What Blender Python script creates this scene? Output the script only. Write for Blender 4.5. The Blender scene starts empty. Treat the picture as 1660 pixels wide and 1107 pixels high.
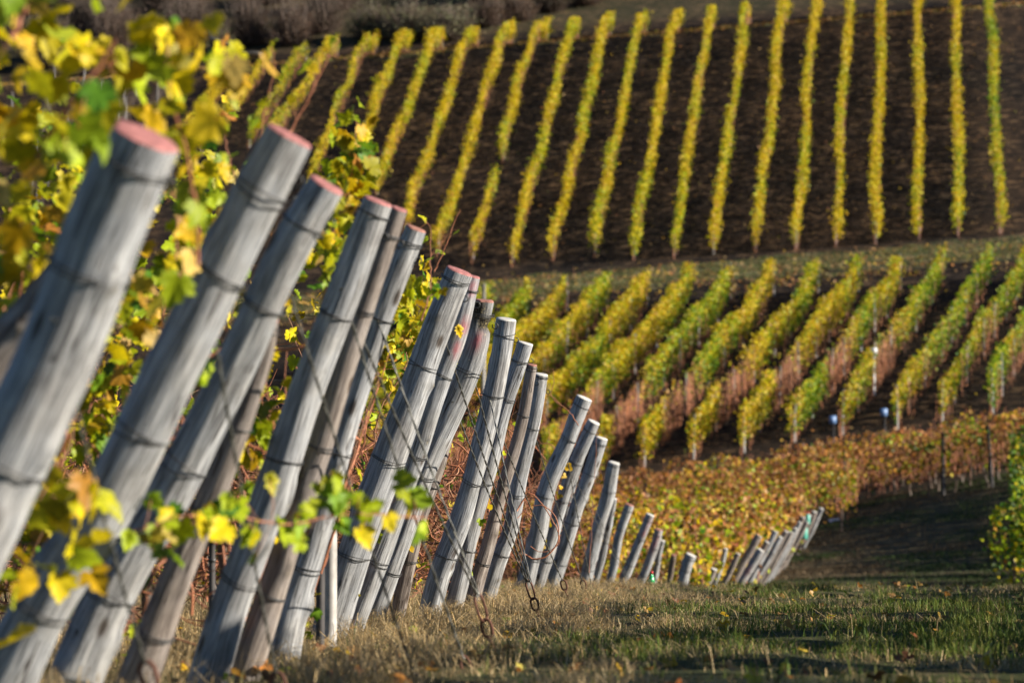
import bpy, math
import numpy as np
from mathutils import Vector
rng = np.random.default_rng(7)
R = math.radians
sc = bpy.context.scene
COL = sc.collection

# ------------------------------------------------------------ camera, sky, sun
F = 4611.0                       # focal length in photo pixels (100 mm on a 36 mm frame, 1660 px wide)
PITCH = math.atan(206.5 / F)
cd = bpy.data.cameras.new('camera'); cam = bpy.data.objects.new('camera', cd); COL.objects.link(cam)
cd.lens = 100.0; cd.sensor_width = 36.0; cd.clip_start = 0.1; cd.clip_end = 2000
cam.location = (0, 0, 0); cam.rotation_euler = (math.pi / 2 + PITCH, 0, 0)
cd.dof.use_dof = True; cd.dof.focus_distance = 16.0; cd.dof.aperture_fstop = 3.6; cd.dof.aperture_blades = 9
sc.camera = cam
SUN_EL = R(19); SUN_AZ = math.atan2(0.975, -0.20)     # measured clockwise from +Y
sv = Vector((math.sin(SUN_AZ) * math.cos(SUN_EL), math.cos(SUN_AZ) * math.cos(SUN_EL), math.sin(SUN_EL)))
w = bpy.data.worlds.new('World'); sc.world = w; w.use_nodes = True
nt = w.node_tree; bg = nt.nodes['Background']; sky = nt.nodes.new('ShaderNodeTexSky')
sky.sky_type = 'NISHITA'; sky.sun_disc = False; sky.sun_elevation = SUN_EL; sky.sun_rotation = SUN_AZ
nt.links.new(sky.outputs[0], bg.inputs[0]); bg.inputs[1].default_value = 0.05; sky.ozone_density = 6.0; sky.dust_density = .1
sl = bpy.data.lights.new('sun', 'SUN'); sl.energy = 5.0; sl.angle = R(0.5); sl.color = (1.0, 0.91, 0.77)
so = bpy.data.objects.new('sun', sl); COL.objects.link(so); so.location = (30, -10, 20)
so.rotation_euler = sv.to_track_quat('Z', 'Y').to_euler()
sc.view_settings.view_transform = 'Standard'; sc.view_settings.look = 'None'
sc.view_settings.exposure = 0.92; sc.view_settings.gamma = 1.0
sc.cycles.max_bounces = 6; sc.cycles.diffuse_bounces = 2; sc.cycles.transmission_bounces = 3
sc.cycles.use_denoising = True

# ------------------------------------------------------------ maths helpers
CT, ST = math.cos(PITCH), math.sin(PITCH)
def ray(px, py):
    u = (np.asarray(px, float) - 830) / F; v = (553.5 - np.asarray(py, float)) / F
    d = np.stack([u, CT - v * ST, ST + v * CT], -1)
    return d / d[..., 1:2]
def at(px, py, Y): return ray(px, py) * np.asarray(Y, float)[..., None]
def proj(p):
    p = np.asarray(p, float); f = p[..., 1] * CT + p[..., 2] * ST; v = -p[..., 1] * ST + p[..., 2] * CT
    return 830 + F * p[..., 0] / f, 553.5 - F * v / f
def sstep(a, b, x):
    t = np.clip((x - a) / (b - a), 0, 1); return t * t * (3 - 2 * t)
_g = rng.random((256, 256))
def vnoise(x, y):
    x = np.asarray(x, float); y = np.asarray(y, float)
    xi = np.floor(x).astype(int); yi = np.floor(y).astype(int); fx = x - xi; fy = y - yi
    fx = fx * fx * (3 - 2 * fx); fy = fy * fy * (3 - 2 * fy)
    a = _g[xi % 256, yi % 256]; b = _g[(xi + 1) % 256, yi % 256]; c = _g[xi % 256, (yi + 1) % 256]; d = _g[(xi + 1) % 256, (yi + 1) % 256]
    return (a * (1 - fx) + b * fx) * (1 - fy) + (c * (1 - fx) + d * fx) * fy
PY = np.array([-40, 0, 9, 20, 27, 31, 37, 45, 52, 60, 70, 78, 88, 97, 101, 105, 115, 127, 135, 140, 145, 165, 185, 191, 200, 240, 420.])
PZ = np.array([.5, -.5, -.68, -.94, -1.12, -1.4, -2.0, -2.5, -2.6, -2.5, -2.32, -2.1, -1.55, -1.35, -.5, .5, 3.0, 5.9, 8.6, 9.5, 10.6, 19.4, 28.2, 29.0, 32.5, 50, 90.])
_fy = np.linspace(-40, 420, 9201); _fz = np.interp(_fy, PY, PZ)
_k = np.hanning(61); _k /= _k.sum(); _fz = np.convolve(np.pad(_fz, 30, mode='edge'), _k, 'valid')
def ground(x, y):
    x = np.asarray(x, float); y = np.asarray(y, float)
    z = np.interp(y, _fy, _fz) + .08 * sstep(40, 95, y) * (np.clip(x, -60, 70) - 6)
    z = z + .09 * (np.clip(x, -6, 20) - 10.5) * sstep(62, 86, y) * (1 - sstep(98, 106, y))
    a = .035 + .05 * sstep(90, 130, y)
    return z + a * (vnoise(x * 1.3 + 9, y * 1.3) - .5) + .03 * (vnoise(x * 4 + 3, y * 3) - .5) * (1 - sstep(30, 60, y))
def ray_ground(px, py, y0, y1, off=0.0):
    Y = np.linspace(y0, y1, 1500); p = at(np.full(1500, px), np.full(1500, py), Y)
    below = p[:, 2] < ground(p[:, 0], p[:, 1]) + off
    i = int(np.argmax(below)) if below.any() else 1499
    return p[i]

# ------------------------------------------------------------ mesh helpers
def props(o, label=None, cat=None, group=None, kind=None):
    if label: o['label'] = label
    if cat: o['category'] = cat
    if group: o['group'] = group
    if kind: o['kind'] = kind
    return o
def empty(name, loc, label, cat, group=None):
    o = bpy.data.objects.new(name, None); COL.objects.link(o); o.location = tuple(float(c) for c in loc)
    o.empty_display_size = .2
    return props(o, label, cat, group)
class Geo:
    def __init__(s): s.v = []; s.f = []; s.c = []; s.g = []; s.n = 0; s.x = []
    def add(s, v, faces, col=None, grain=None, ext=None):
        v = np.asarray(v, float).reshape(-1, 3)
        for f in (faces if isinstance(faces, list) else [faces]): s.f.append(np.asarray(f, int) + s.n)
        s.v.append(v)
        c = np.ones((len(v), 4)); 
        if col is not None: c[:, :3] = col
        s.c.append(c); s.g.append(v * 1.0 if grain is None else grain)
        s.x.append(np.zeros((len(v), 2)) if ext is None else ext); s.n += len(v)
        return s
    def build(s, name, mat, parent=None, smooth=False):
        me = bpy.data.meshes.new(name)
        v = np.concatenate(s.v) if s.v else np.zeros((0, 3))
        if parent is not None: v = v - np.array(parent['_o'])
        fl = [f for f in s.f if len(f)]
        li = np.concatenate([f.ravel() for f in fl]); tot = np.concatenate([np.full(len(f), f.shape[1]) for f in fl])
        st = np.concatenate([[0], np.cumsum(tot)[:-1]])
        me.vertices.add(len(v)); me.vertices.foreach_set('co', v.astype(np.float32).ravel())
        me.loops.add(len(li)); me.loops.foreach_set('vertex_index', li.astype(np.int32))
        me.polygons.add(len(tot)); me.polygons.foreach_set('loop_start', st.astype(np.int32)); me.polygons.foreach_set('loop_total', tot.astype(np.int32))
        if smooth: me.polygons.foreach_set('use_smooth', np.ones(len(tot), bool))
        a = me.attributes.new('Col', 'FLOAT_COLOR', 'POINT'); a.data.foreach_set('color', np.concatenate(s.c).astype(np.float32).ravel())
        a = me.attributes.new('grain', 'FLOAT_VECTOR', 'POINT'); a.data.foreach_set('vector', np.concatenate(s.g).astype(np.float32).ravel())
        x = np.concatenate(s.x)
        if np.abs(x).max() > 0:
            for i, nm in enumerate(('paint', 'rot')):
                a = me.attributes.new(nm, 'FLOAT', 'POINT'); a.data.foreach_set('value', x[:, i].astype(np.float32))
        me.update(calc_edges=True); me.validate()
        me.materials.append(mat)
        stuffy = name in ('canes', 'brush_heap')
        o = bpy.data.objects.new(name, me); COL.objects.link(o)
        if parent is not None: o.parent = parent
        if stuffy: o['kind'] = 'stuff'
        return o
def root(name, loc, label, cat, group=None):
    o = empty(name, loc, label, cat, group); o['_o'] = [float(c) for c in loc]; return o

def tubes(P, Rr, k=4):
    """P (C,S,3) polylines, Rr (C,S) radii -> verts, quads"""
    C_, S, _ = P.shape
    T = np.gradient(P, axis=1); T /= np.linalg.norm(T, axis=2, keepdims=True) + 1e-9
    ref = np.where(np.abs(T[..., 2:3]) > .9, np.array([1., 0, 0]), np.array([0, 0, 1.]))
    # one reference per tube keeps the sections from flipping
    ref = np.repeat(ref[:, S // 2:S // 2 + 1], S, axis=1) + np.array([.13, .21, 0])
    U = np.cross(T, ref); U /= np.linalg.norm(U, axis=2, keepdims=True) + 1e-9
    W = np.cross(T, U)
    a = np.arange(k) / k * 2 * np.pi
    V = P[:, :, None] + Rr[:, :, None, None] * (np.cos(a)[:, None] * U[:, :, None] + np.sin(a)[:, None] * W[:, :, None])
    idx = np.arange(C_ * S * k).reshape(C_, S, k); nx = np.roll(idx, -1, axis=2)
    q = np.stack([idx[:, :-1], nx[:, :-1], nx[:, 1:], idx[:, 1:]], -1).reshape(-1, 4)
    return V.reshape(-1, 3), q
def tube1(g, pts, r, k=8, col=None, cap=True):
    P = np.asarray(pts, float)[None]; rr = (np.full(P.shape[1], r) if np.isscalar(r) else np.asarray(r))[None]
    v, q = tubes(P, rr, k); fs = [q]
    if cap: fs += [np.arange(k)[None], (np.arange(k)[::-1] + (P.shape[1] - 1) * k)[None]]
    g.add(v, fs, col); return g
def box(g, c, s, rz=0, col=None, ry=0):
    x, y, z = [a / 2 for a in s]
    v = np.array([[i, j, k] for k in (-z, z) for j in (-y, y) for i in (-x, x)], float)
    if ry: c_, s_ = math.cos(ry), math.sin(ry); v = v @ np.array([[c_, 0, -s_], [0, 1, 0], [s_, 0, c_]])
    c_, s_ = math.cos(rz), math.sin(rz); v = v @ np.array([[c_, s_, 0], [-s_, c_, 0], [0, 0, 1]]) + np.asarray(c)
    g.add(v, np.array([[0, 2, 3, 1], [4, 5, 7, 6], [0, 1, 5, 4], [2, 6, 7, 3], [0, 4, 6, 2], [1, 3, 7, 5]]), col); return g

def outline(kind):
    if kind == 'grape':
        a = np.array([-90, -78, -52, -38, -22, -6, 8, 22, 38, 52, 66, 78, 90, 102, 114, 128, 142, 158, 172, 186, 202, 218, 232, 258])
        r = np.array([.12, .62, .80, .66, .90, .74, .98, .80, .62, .88, .80, .98, 1.12, .98, .80, .88, .62, .80, .98, .74, .90, .66, .80, .62])
    elif kind == 'mid':
        a = np.array([-90, -55, -15, 10, 40, 62, 90, 118, 140, 170, 195, 235]); r = np.array([.2, .8, .9, .95, .62, .9, 1.1, .9, .62, .95, .9, .8])
    else:
        a = np.array([-90, -20, 45, 100, 160, 215]); r = np.array([.55, .95, .75, 1.05, .9, .8])
    a = np.radians(a); p = np.stack([r * np.cos(a), r * np.sin(a) + .15], 1)
    return np.vstack([[0, -.1], p])
TPL = {k: outline(k) for k in ('grape', 'mid', 'far')}
def leaves(g, c, size, col, kind='mid', up=.35, curl=.3, toward=None):
    c = np.asarray(c, float); n = len(c)
    if n == 0: return g
    tp = TPL[kind]; m = len(tp) - 1
    N = rng.normal(size=(n, 3)); N[:, 2] += up * 1.5; N[:, 0] += .45; N[:, 1] -= .45
    if toward is not None: N += toward
    N /= np.linalg.norm(N, axis=1, keepdims=True)
    D = rng.normal(size=(n, 3)) * .6 + np.array([0, 0, -.9]); D -= (D * N).sum(1, keepdims=True) * N; D /= np.linalg.norm(D, axis=1, keepdims=True) + 1e-9
    B = np.cross(N, D); s = (np.asarray(size) * np.ones(n)) * .5
    r2 = (tp ** 2).sum(1); cu = curl * rng.uniform(-.6, 1.3, n); fo = rng.uniform(.0, .5, n)
    wob = rng.normal(size=(n, m + 1)) * .07
    z = -cu[:, None] * r2[None] + fo[:, None] * np.abs(tp[:, 0])[None] + wob
    V = c[:, None] + s[:, None, None] * (tp[None, :, 0:1] * B[:, None] + tp[None, :, 1:2] * D[:, None] + z[..., None] * N[:, None])
    b = (np.arange(n) * (m + 1))[:, None]
    i = np.arange(1, m + 1); j = np.roll(i, -1)
    if kind == 'far':
        h = m // 2
        f = np.concatenate([b + np.array([[0] + list(range(1, h + 2))]), b + np.array([[0] + list(range(h + 1, m + 1)) + [1]])])
        faces = f
    else:
        faces = (b[:, :, None] + np.stack([np.zeros(m, int), i, j], 1)[None]).reshape(-1, 3)
    cc = np.repeat(np.asarray(col)[:, None], m + 1, 1)
    if kind == 'grape':      # autumn edges: the rim of a leaf is yellower than the middle round the veins
        cc = cc * (1 + .1 * (r2[None, :, None] - .5)) 
    g.add(V.reshape(-1, 3), faces, np.clip(cc.reshape(-1, 3), 0, 1)); return g

YEL = np.array([.68, .55, .008]); GOLD = np.array([.66, .41, .012]); LIME = np.array([.36, .46, .012]); GRN = np.array([.11, .27, .018])
DGRN = np.array([.045, .10, .02]); ORG = np.array([.55, .23, .05]); BRN = np.array([.26, .11, .05]); TAN = np.array([.55, .36, .14]); RUST = np.array([.38, .13, .05])
def pal(n, wts):
    cols = np.array([YEL, GOLD, LIME, GRN, DGRN, ORG, BRN, TAN, RUST]); p = np.asarray(wts, float)
    if p.ndim == 1: p = np.tile(p, (n, 1))
    p = p / p.sum(1, keepdims=True); c = p.cumsum(1); u = rng.random((n, 1)); i = np.minimum((u > c).sum(1), 8)
    j = np.minimum((rng.random((n, 1)) > c).sum(1), 8); t = rng.random((n, 1)) * .5
    return (cols[i] * (1 - t) + cols[j] * t) * rng.uniform(.72, 1.15, (n, 1))

# ------------------------------------------------------------ materials
def mat(name):
    m = bpy.data.materials.new(name); m.use_nodes = True; n = m.node_tree; b = n.nodes['Principled BSDF']
    return m, n, b, n.nodes.new, n.links.new
def attr(new, name): a = new('ShaderNodeAttribute'); a.attribute_name = name; return a
def noise(new, link, vec, scale, detail=4, rough=.6, mapping=None):
    t = new('ShaderNodeTexNoise'); t.inputs['Scale'].default_value = scale; t.inputs['Detail'].default_value = detail; t.inputs['Roughness'].default_value = rough
    if mapping:
        mp = new('ShaderNodeMapping'); mp.inputs['Scale'].default_value = mapping; link(vec, mp.inputs['Vector']); vec = mp.outputs[0]
    link(vec, t.inputs['Vector']); return t.outputs['Fac']
def ramp(new, link, fac, stops):
    r = new('ShaderNodeValToRGB'); e = r.color_ramp.elements
    e[0].position, e[0].color = stops[0][0], (*stops[0][1], 1); e[1].position, e[1].color = stops[-1][0], (*stops[-1][1], 1)
    for p, c in stops[1:-1]: x = e.new(p); x.color = (*c, 1)
    link(fac, r.inputs[0]); return r.outputs[0]
def mix(new, link, fac, a, b, mode='MIX'):
    m = new('ShaderNodeMix'); m.data_type = 'RGBA'; m.blend_type = mode
    for s, i in ((fac, 0), (a, 6), (b, 7)):
        if hasattr(s, 'links'): link(s, m.inputs[i])
        else: m.inputs[i].default_value = s if i == 0 else (*s, 1)
    return m.outputs[2]
def leaf_mat(name, trans=.35, rough=.5):
    m, n, b, new, link = mat(name); a = attr(new, 'Col'); g = new('ShaderNodeNewGeometry')
    nz = noise(new, link, g.outputs['Position'], 45, 3)
    col = mix(new, link, .45, a.outputs['Color'], ramp(new, link, nz, [(.3, (.45, .5, .5)), (.65, (1.5, 1.35, 1.0))]), 'MULTIPLY')
    link(col, b.inputs['Base Color']); b.inputs['Roughness'].default_value = rough; b.inputs['Specular IOR Level'].default_value = .3
    t = new('ShaderNodeBsdfTranslucent'); link(col, t.inputs[0]); x = new('ShaderNodeMixShader'); x.inputs[0].default_value = trans
    link(b.outputs[0], x.inputs[1]); link(t.outputs[0], x.inputs[2]); link(x.outputs[0], n.nodes['Material Output'].inputs[0]); return m
M = {}
M['leaf'] = leaf_mat('vine_leaf'); M['grass'] = leaf_mat('grass_blade', .3, .65)
m, n, b, new, link = mat('cane_bark'); a = attr(new, 'Col'); g = new('ShaderNodeNewGeometry')
link(mix(new, link, .5, a.outputs['Color'], ramp(new, link, noise(new, link, g.outputs['Position'], 60), [(.3, (.5, .45, .4)), (.7, (1.4, 1.3, 1.2))]), 'MULTIPLY'), b.inputs['Base Color']); b.inputs['Roughness'].default_value = .6; M['cane'] = m
def wood(name, c1, c2, c3):
    m, n, b, new, link = mat(name); a = attr(new, 'grain'); v = a.outputs['Vector']
    f1 = noise(new, link, v, 1, 6, .7, (55, 55, 2.2)); f2 = noise(new, link, v, 1, 5, .6, (220, 220, 9)); f3 = noise(new, link, v, 6, 4)
    col = ramp(new, link, f1, [(.28, c1), (.5, c2), (.72, c3)])
    col = mix(new, link, .55, col, ramp(new, link, f2, [(.38, (.25, .24, .24)), (.48, (.85, .85, .85)), (.62, (1.25, 1.24, 1.22))]), 'MULTIPLY')
    col = mix(new, link, .45, col, ramp(new, link, f3, [(.32, (.5, .42, .36)), (.45, (.85, .8, .74)), (.6, (1.12, 1.12, 1.14))]), 'MULTIPLY')
    f4 = noise(new, link, v, 1, 2, .5, (34, 34, 1.1))       # long drying cracks
    ck = ramp(new, link, f4, [(.0, (1, 1, 1)), (.482, (1, 1, 1)), (.5, (.12, .10, .09)), (.518, (1, 1, 1))])
    f5 = noise(new, link, v, 3, 2); gate = new('ShaderNodeMath'); gate.operation = 'GREATER_THAN'; gate.inputs[1].default_value = .52; link(f5, gate.inputs[0])
    col = mix(new, link, gate.outputs[0], col, mix(new, link, 1.0, col, ck, 'MULTIPLY'))
    # knots
    vo = new('ShaderNodeTexVoronoi'); vo.inputs['Scale'].default_value = 1; mp = new('ShaderNodeMapping'); mp.inputs['Scale'].default_value = (8, 8, 3.4); link(v, mp.inputs[0]); link(mp.outputs[0], vo.inputs['Vector'])
    kn = ramp(new, link, vo.outputs['Distance'], [(.0, (.12, .09, .07)), (.08, (.25, .19, .15)), (.15, (1, 1, 1))])
    col = mix(new, link, .9, col, kn, 'MULTIPLY')
    pa = attr(new, 'paint'); ro = attr(new, 'rot')
    pm = new('ShaderNodeMath'); pm.operation = 'MULTIPLY'; link(pa.outputs['Fac'], pm.inputs[0]); link(ramp(new, link, noise(new, link, v, 1, 4, .7, (60, 60, 14)), [(.35, (.2, .2, .2)), (.6, (1, 1, 1))]), pm.inputs[1])
    col = mix(new, link, pm.outputs[0], col, (.52, .14, .16))
    col = mix(new, link, ro.outputs['Fac'], col, ramp(new, link, noise(new, link, v, 70, 4), [(.4, (.012, .01, .01)), (.55, (.06, .05, .03)), (.7, (.38, .30, .14))]))
    link(col, b.inputs['Base Color']); b.inputs['Roughness'].default_value = .8; b.inputs['Specular IOR Level'].default_value = .25
    bp = new('ShaderNodeBump'); bp.inputs['Strength'].default_value = .7; bp.inputs['Distance'].default_value = .004
    ad = new('ShaderNodeMath'); ad.operation = 'ADD'; link(f1, ad.inputs[0]); link(f2, ad.inputs[1]); link(ad.outputs[0], bp.inputs['Height']); link(bp.outputs[0], b.inputs['Normal'])
    return m
M['post'] = wood('weathered_post_wood', (.14, .145, .155), (.34, .35, .365), (.62, .625, .63))
M['postbrown'] = wood('browner_post_wood', (.13, .105, .095), (.27, .235, .215), (.44, .395, .36))
M['rotten'] = wood('darker_post_wood', (.10, .075, .06), (.20, .16, .13), (.33, .28, .24))
def plain(name, col, rough=.7, metal=0, var=.3, sc_=40, use_attr=False):
    m, n, b, new, link = mat(name); g = new('ShaderNodeNewGeometry')
    src = attr(new, 'Col').outputs['Color'] if use_attr else col
    c = mix(new, link, 1.0, src, ramp(new, link, noise(new, link, g.outputs['Position'], sc_), [(.3, (1 - var,) * 3), (.7, (1 + var,) * 3)]), 'MULTIPLY')
    link(c, b.inputs['Base Color']); b.inputs['Roughness'].default_value = rough; b.inputs['Metallic'].default_value = metal; return m
M['pink'] = plain('faded_red_paint', (.34, .135, .125), .8, 0, .55, 55)
M['cut'] = plain('pale_cut_wood', (.55, .53, .49), .8, 0, .2, 90)
M['cutred'] = plain('brownish_cut_wood', (.33, .15, .11), .8, 0, .3, 90)
M['wire'] = plain('dark_wire', (.085, .085, .085), .5, .7, .4, 120)
M['guy'] = plain('galvanised_wire', (.20, .20, .185), .5, .5, .4, 120)
M['rust'] = plain('rusty_iron', (.14, .06, .04), .85, .3, .5, 90)
M['stake'] = plain('grey_stake', (.38, .36, .34), .7, 0, .3, 12)
M['darkstake'] = plain('tarred_stake', (.06, .055, .055), .8, 0, .3, 12)
M['white'] = plain('white_paint', (.75, .76, .78), .5, 0, .1, 20)
M['blue'] = plain('pale_blue_plate', (.14, .24, .45), .4, 0, .1, 20)
M['green'] = plain('green_plastic', (.02, .42, .14), .25, 0, .15, 40)
M['teal'] = plain('teal_plastic', (.10, .42, .33), .4, 0, .15, 40)
M['red'] = plain('red_plastic', (.6, .03, .04), .35, 0, .1, 40)
M['petal'] = plain('leaf_litter', (1, 1, 1), .8, 0, .3, 10, True)
# ground
def ground_mat(name, hill):
    m, n, b, new, link = mat(name); g = new('ShaderNodeNewGeometry'); P = g.outputs['Position']; a = attr(new, 'Col')
    sp = new('ShaderNodeSeparateColor'); link(a.outputs['Color'], sp.inputs[0])
    if hill:
        soil = ramp(new, link, noise(new, link, P, 1, 6, .75, (1.1, 2.6, 2.6)), [(.42, (.022, .017, .014)), (.54, (.045, .031, .022)), (.60, (.15, .10, .058)), (.70, (.30, .20, .11))])
        soil = mix(new, link, .8, soil, ramp(new, link, noise(new, link, P, .16, 4), [(.38, (.45, .5, .6)), (.62, (1.5, 1.35, 1.2))]), 'MULTIPLY')
        soil = mix(new, link, .9, soil, ramp(new, link, noise(new, link, P, 7, 4, .8), [(.35, (.5, .5, .5)), (.7, (1.5, 1.45, 1.4))]), 'MULTIPLY')
        grass = ramp(new, link, noise(new, link, P, 1, 6, .7, (1.2, 3, 3)), [(.34, (.06, .085, .035)), (.48, (.13, .15, .06)), (.58, (.30, .23, .13)), (.7, (.48, .36, .21))])
    else:
        soil = ramp(new, link, noise(new, link, P, 3, 6, .7), [(.35, (.045, .034, .026)), (.6, (.12, .09, .06)), (.75, (.2, .15, .09))])
        grass = ramp(new, link, noise(new, link, P, 2.2, 7, .75), [(.36, (.035, .05, .018)), (.5, (.07, .09, .03)), (.6, (.17, .14, .065)), (.72, (.26, .20, .10))])
    col = mix(new, link, sp.outputs[1], soil, grass)
    link(col, b.inputs['Base Color']); b.inputs['Roughness'].default_value = .95; b.inputs['Specular IOR Level'].default_value = .1
    bp = new('ShaderNodeBump'); bp.inputs['Strength'].default_value = .8; bp.inputs['Distance'].default_value = .15 if hill else .04
    link(noise(new, link, P, 4 if hill else 20, 6, .8), bp.inputs['Height']); link(bp.outputs[0], b.inputs['Normal']); return m
M['ground'] = ground_mat('headland_turf', False); M['hill'] = ground_mat('tilled_hill_soil', True)

# ------------------------------------------------------------ terrain
def terrain(name, ys, nx, m, band):
    u = np.linspace(-1, 1, nx); u = np.sign(u) * (np.abs(u) ** 1.5)
    X = u[None] * (np.maximum(ys, 0)[:, None] * .55 + 14); Y = np.repeat(ys[:, None], nx, 1)
    Z = ground(X, Y); v = np.stack([X, Y, Z], -1).reshape(-1, 3)
    idx = np.arange(len(ys) * nx).reshape(len(ys), nx)
    q = np.stack([idx[:-1, :-1], idx[:-1, 1:], idx[1:, 1:], idx[1:, :-1]], -1).reshape(-1, 4)
    c = np.zeros((len(v), 3)); c[:, 1] = band(v[:, 0], v[:, 1])
    g = Geo(); g.add(v, q, c); o = g.build(name, m, None, True); o['kind'] = 'structure'; return o
terrain('ground', np.concatenate([np.linspace(-40, 4, 12), np.linspace(5, 32, 190), np.linspace(32.6, 96, 110)]), 260, M['ground'], lambda x, y: .75 - .45 * sstep(34, 50, y))
def band(x, y):
    j = (vnoise(x * .6, y * 1.5) - .5) * 2.5
    t = sstep(134.5, 136.5, y + j) * (1 - sstep(141.5, 143, y + j)); p = sstep(184.5, 186, y + j) * (1 - sstep(190, 192, y + j))
    return np.clip(t + p * .9 + .22 * sstep(193, 197, y), 0, 1)
terrain('hillside', np.concatenate([np.linspace(96, 200, 300), np.linspace(201, 420, 60)]), 260, M['hill'], band)

# ------------------------------------------------------------ end posts
def resample(P, n):
    P = np.asarray(P, float)
    if len(P) == 2: P = np.array([P[0], (P[0] + P[1]) / 2, P[1]])
    Q = np.vstack([2 * P[0] - P[1], P, 2 * P[-1] - P[-2]]); L = np.concatenate([[0], np.cumsum(np.linalg.norm(np.diff(P[:, :3], axis=0), axis=1))])
    t = np.linspace(0, L[-1], n); out = []
    for a in t:
        i = min(max(int(np.searchsorted(L, a, 'right')) - 1, 0), len(P) - 2); s = (a - L[i]) / max(L[i + 1] - L[i], 1e-6)
        p0, p1, p2, p3 = Q[i], Q[i + 1], Q[i + 2], Q[i + 3]
        out.append(.5 * (2 * p1 + (p2 - p0) * s + (2 * p0 - 5 * p1 + 4 * p2 - p3) * s * s + (3 * p1 - p0 - 3 * p2 + p3) * s ** 3))
    return np.array(out), t
def build_post(pts, wt, wb, depth, cap, label, m='post', paint=(), rot=(), binds=(.05, .24, .5, .78), lean=.32, name='end_post', hook=True, group='leaning end posts of the vine rows'):
    pts = [list(p) for p in pts]
    # lengthen the last stretch down to the ground
    (x1, y1), (x2, y2) = pts[-2], pts[-1]; sl_ = (x2 - x1) / (y2 - y1)
    for _ in range(6):
        X = (x2 - 830) / F * depth; yg = float(proj([X, depth, float(ground(X, depth)) - .06])[1]); nx_ = x1 + (yg - y1) * sl_; x2 = nx_
    if yg > y1 + 5 and (yg > pts[-1][1] - 25): pts[-1] = [x2, yg]
    ys = np.array([p[1] for p in pts]); fr = (ys[-1] - ys) / (ys[-1] - ys[0]); dep = depth - lean * fr
    P3 = np.array([at(p[0], p[1], d) for p, d in zip(pts, dep)])
    rad = (wt + (wb - wt) * (1 - fr)) / 2 * dep / F
    k, n = (28, 60) if depth < 32 else (14, 20)
    Q, t = resample(np.hstack([P3, rad[:, None]]), n); C3 = Q[:, :3]; rr = Q[:, 3]; L = t[-1]; s0 = rng.uniform(0, 99)
    C3[:, 0] += rr * .55 * (vnoise(t * 2.6 + s0, t * 0 + s0) - .5); C3[:, 1] += rr * .4 * (vnoise(t * 2.1 + s0 + 40, t * 0) - .5); rr = rr * (.94 + .13 * vnoise(t * 3.4 + s0, t * 0 + 7))
    T = np.gradient(C3, axis=0); T /= np.linalg.norm(T, axis=1, keepdims=True); U = np.cross(T, [0, 1, 0]); U /= np.linalg.norm(U, axis=1, keepdims=True); W = np.cross(T, U)
    a = np.arange(k) / k * 2 * np.pi; sd = rng.uniform(0, 200)
    def disp(a_, t_):
        return (1 + .17 * (vnoise(np.cos(a_) * 1.5 + sd, t_ * 3 + np.sin(a_) * 1.5) - .5) + .10 * (vnoise(np.cos(a_) * 4 + sd, t_ * 1.5 + np.sin(a_) * 4) - .5)
                + .035 * (vnoise(np.cos(a_) * 9 + sd, t_ * .8 + np.sin(a_) * 9) - .5))
    A, Tt = np.meshgrid(a, t); dd = disp(A, Tt); kn_w = np.zeros_like(A)
    for _ in range(5):                                   # knots stand proud of the shaft
        ka, kt = rng.uniform(0, 2 * np.pi), rng.uniform(.2, L); da = (A - ka + np.pi) % (2 * np.pi) - np.pi
        dd = dd + rng.uniform(.12, .26) * np.exp(-(da / .38) ** 2 - ((Tt - kt) / .035) ** 2); kn_w = np.maximum(kn_w, .85 * np.exp(-(da / .2) ** 2 - ((Tt - kt) / .016) ** 2))
    rot_w = np.zeros_like(A); paint_w = np.zeros_like(A)
    V = C3[:, None] + (rr[:, None] * dd)[..., None] * (np.cos(A)[..., None] * U[:, None] + np.sin(A)[..., None] * W[:, None])
    px, py = proj(V)
    for (cx, cy, sx, sy, rt) in paint:
        ux = (px - cx) * math.cos(rt) + (py - cy) * math.sin(rt); uy = -(px - cx) * math.sin(rt) + (py - cy) * math.cos(rt)
        paint_w = np.maximum(paint_w, np.exp(-(ux / sx) ** 2 - (uy / sy) ** 2))
    for (cx, cy, sx, sy) in rot: rot_w = np.maximum(rot_w, np.clip(1.6 * np.exp(-((px - cx) / sx) ** 2 - ((py - cy) / sy) ** 2), 0, 1))
    knot_rot = kn_w; base_dirt = np.maximum(knot_rot, .7 * np.exp(-(L - Tt) / .09) * vnoise(A * 2, Tt * 25))
    if rot: V = V - (rot_w * .022 * (.3 + vnoise(A * 3, Tt * 40)))[..., None] * (np.cos(A)[..., None] * U[:, None] + np.sin(A)[..., None] * W[:, None])
    rot_w = np.maximum(rot_w, base_dirt)
    grain = np.stack([np.cos(A) * rr[:, None] + sd, np.sin(A) * rr[:, None] + sd, Tt], -1)
    idx = np.arange(n * k).reshape(n, k); nx = np.roll(idx, -1, 1); q = np.stack([idx[:-1], nx[:-1], nx[1:], idx[1:]], -1).reshape(-1, 4)
    o = root(name, C3[-1], label, 'vineyard post', group)
    Geo().add(V.reshape(-1, 3), [q, idx[-1][::-1][None]], None, grain.reshape(-1, 3), np.stack([np.clip(paint_w, 0, 1).ravel(), rot_w.ravel()], 1)).build('shaft', M[m], o, True)
    # cut top, slightly dished, with a chamfer
    rim = V[0]; cen = rim.mean(0); up = -T[0]; ring2 = cen + (rim - cen) * .93 + up * .006; ring3 = cen + (rim - cen) * .5 + up * (.004 + .004 * rng.random())
    cv = np.vstack([rim, ring2, ring3, cen + up * .002]); i0 = np.arange(k); i1 = np.roll(i0, -1)
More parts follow.
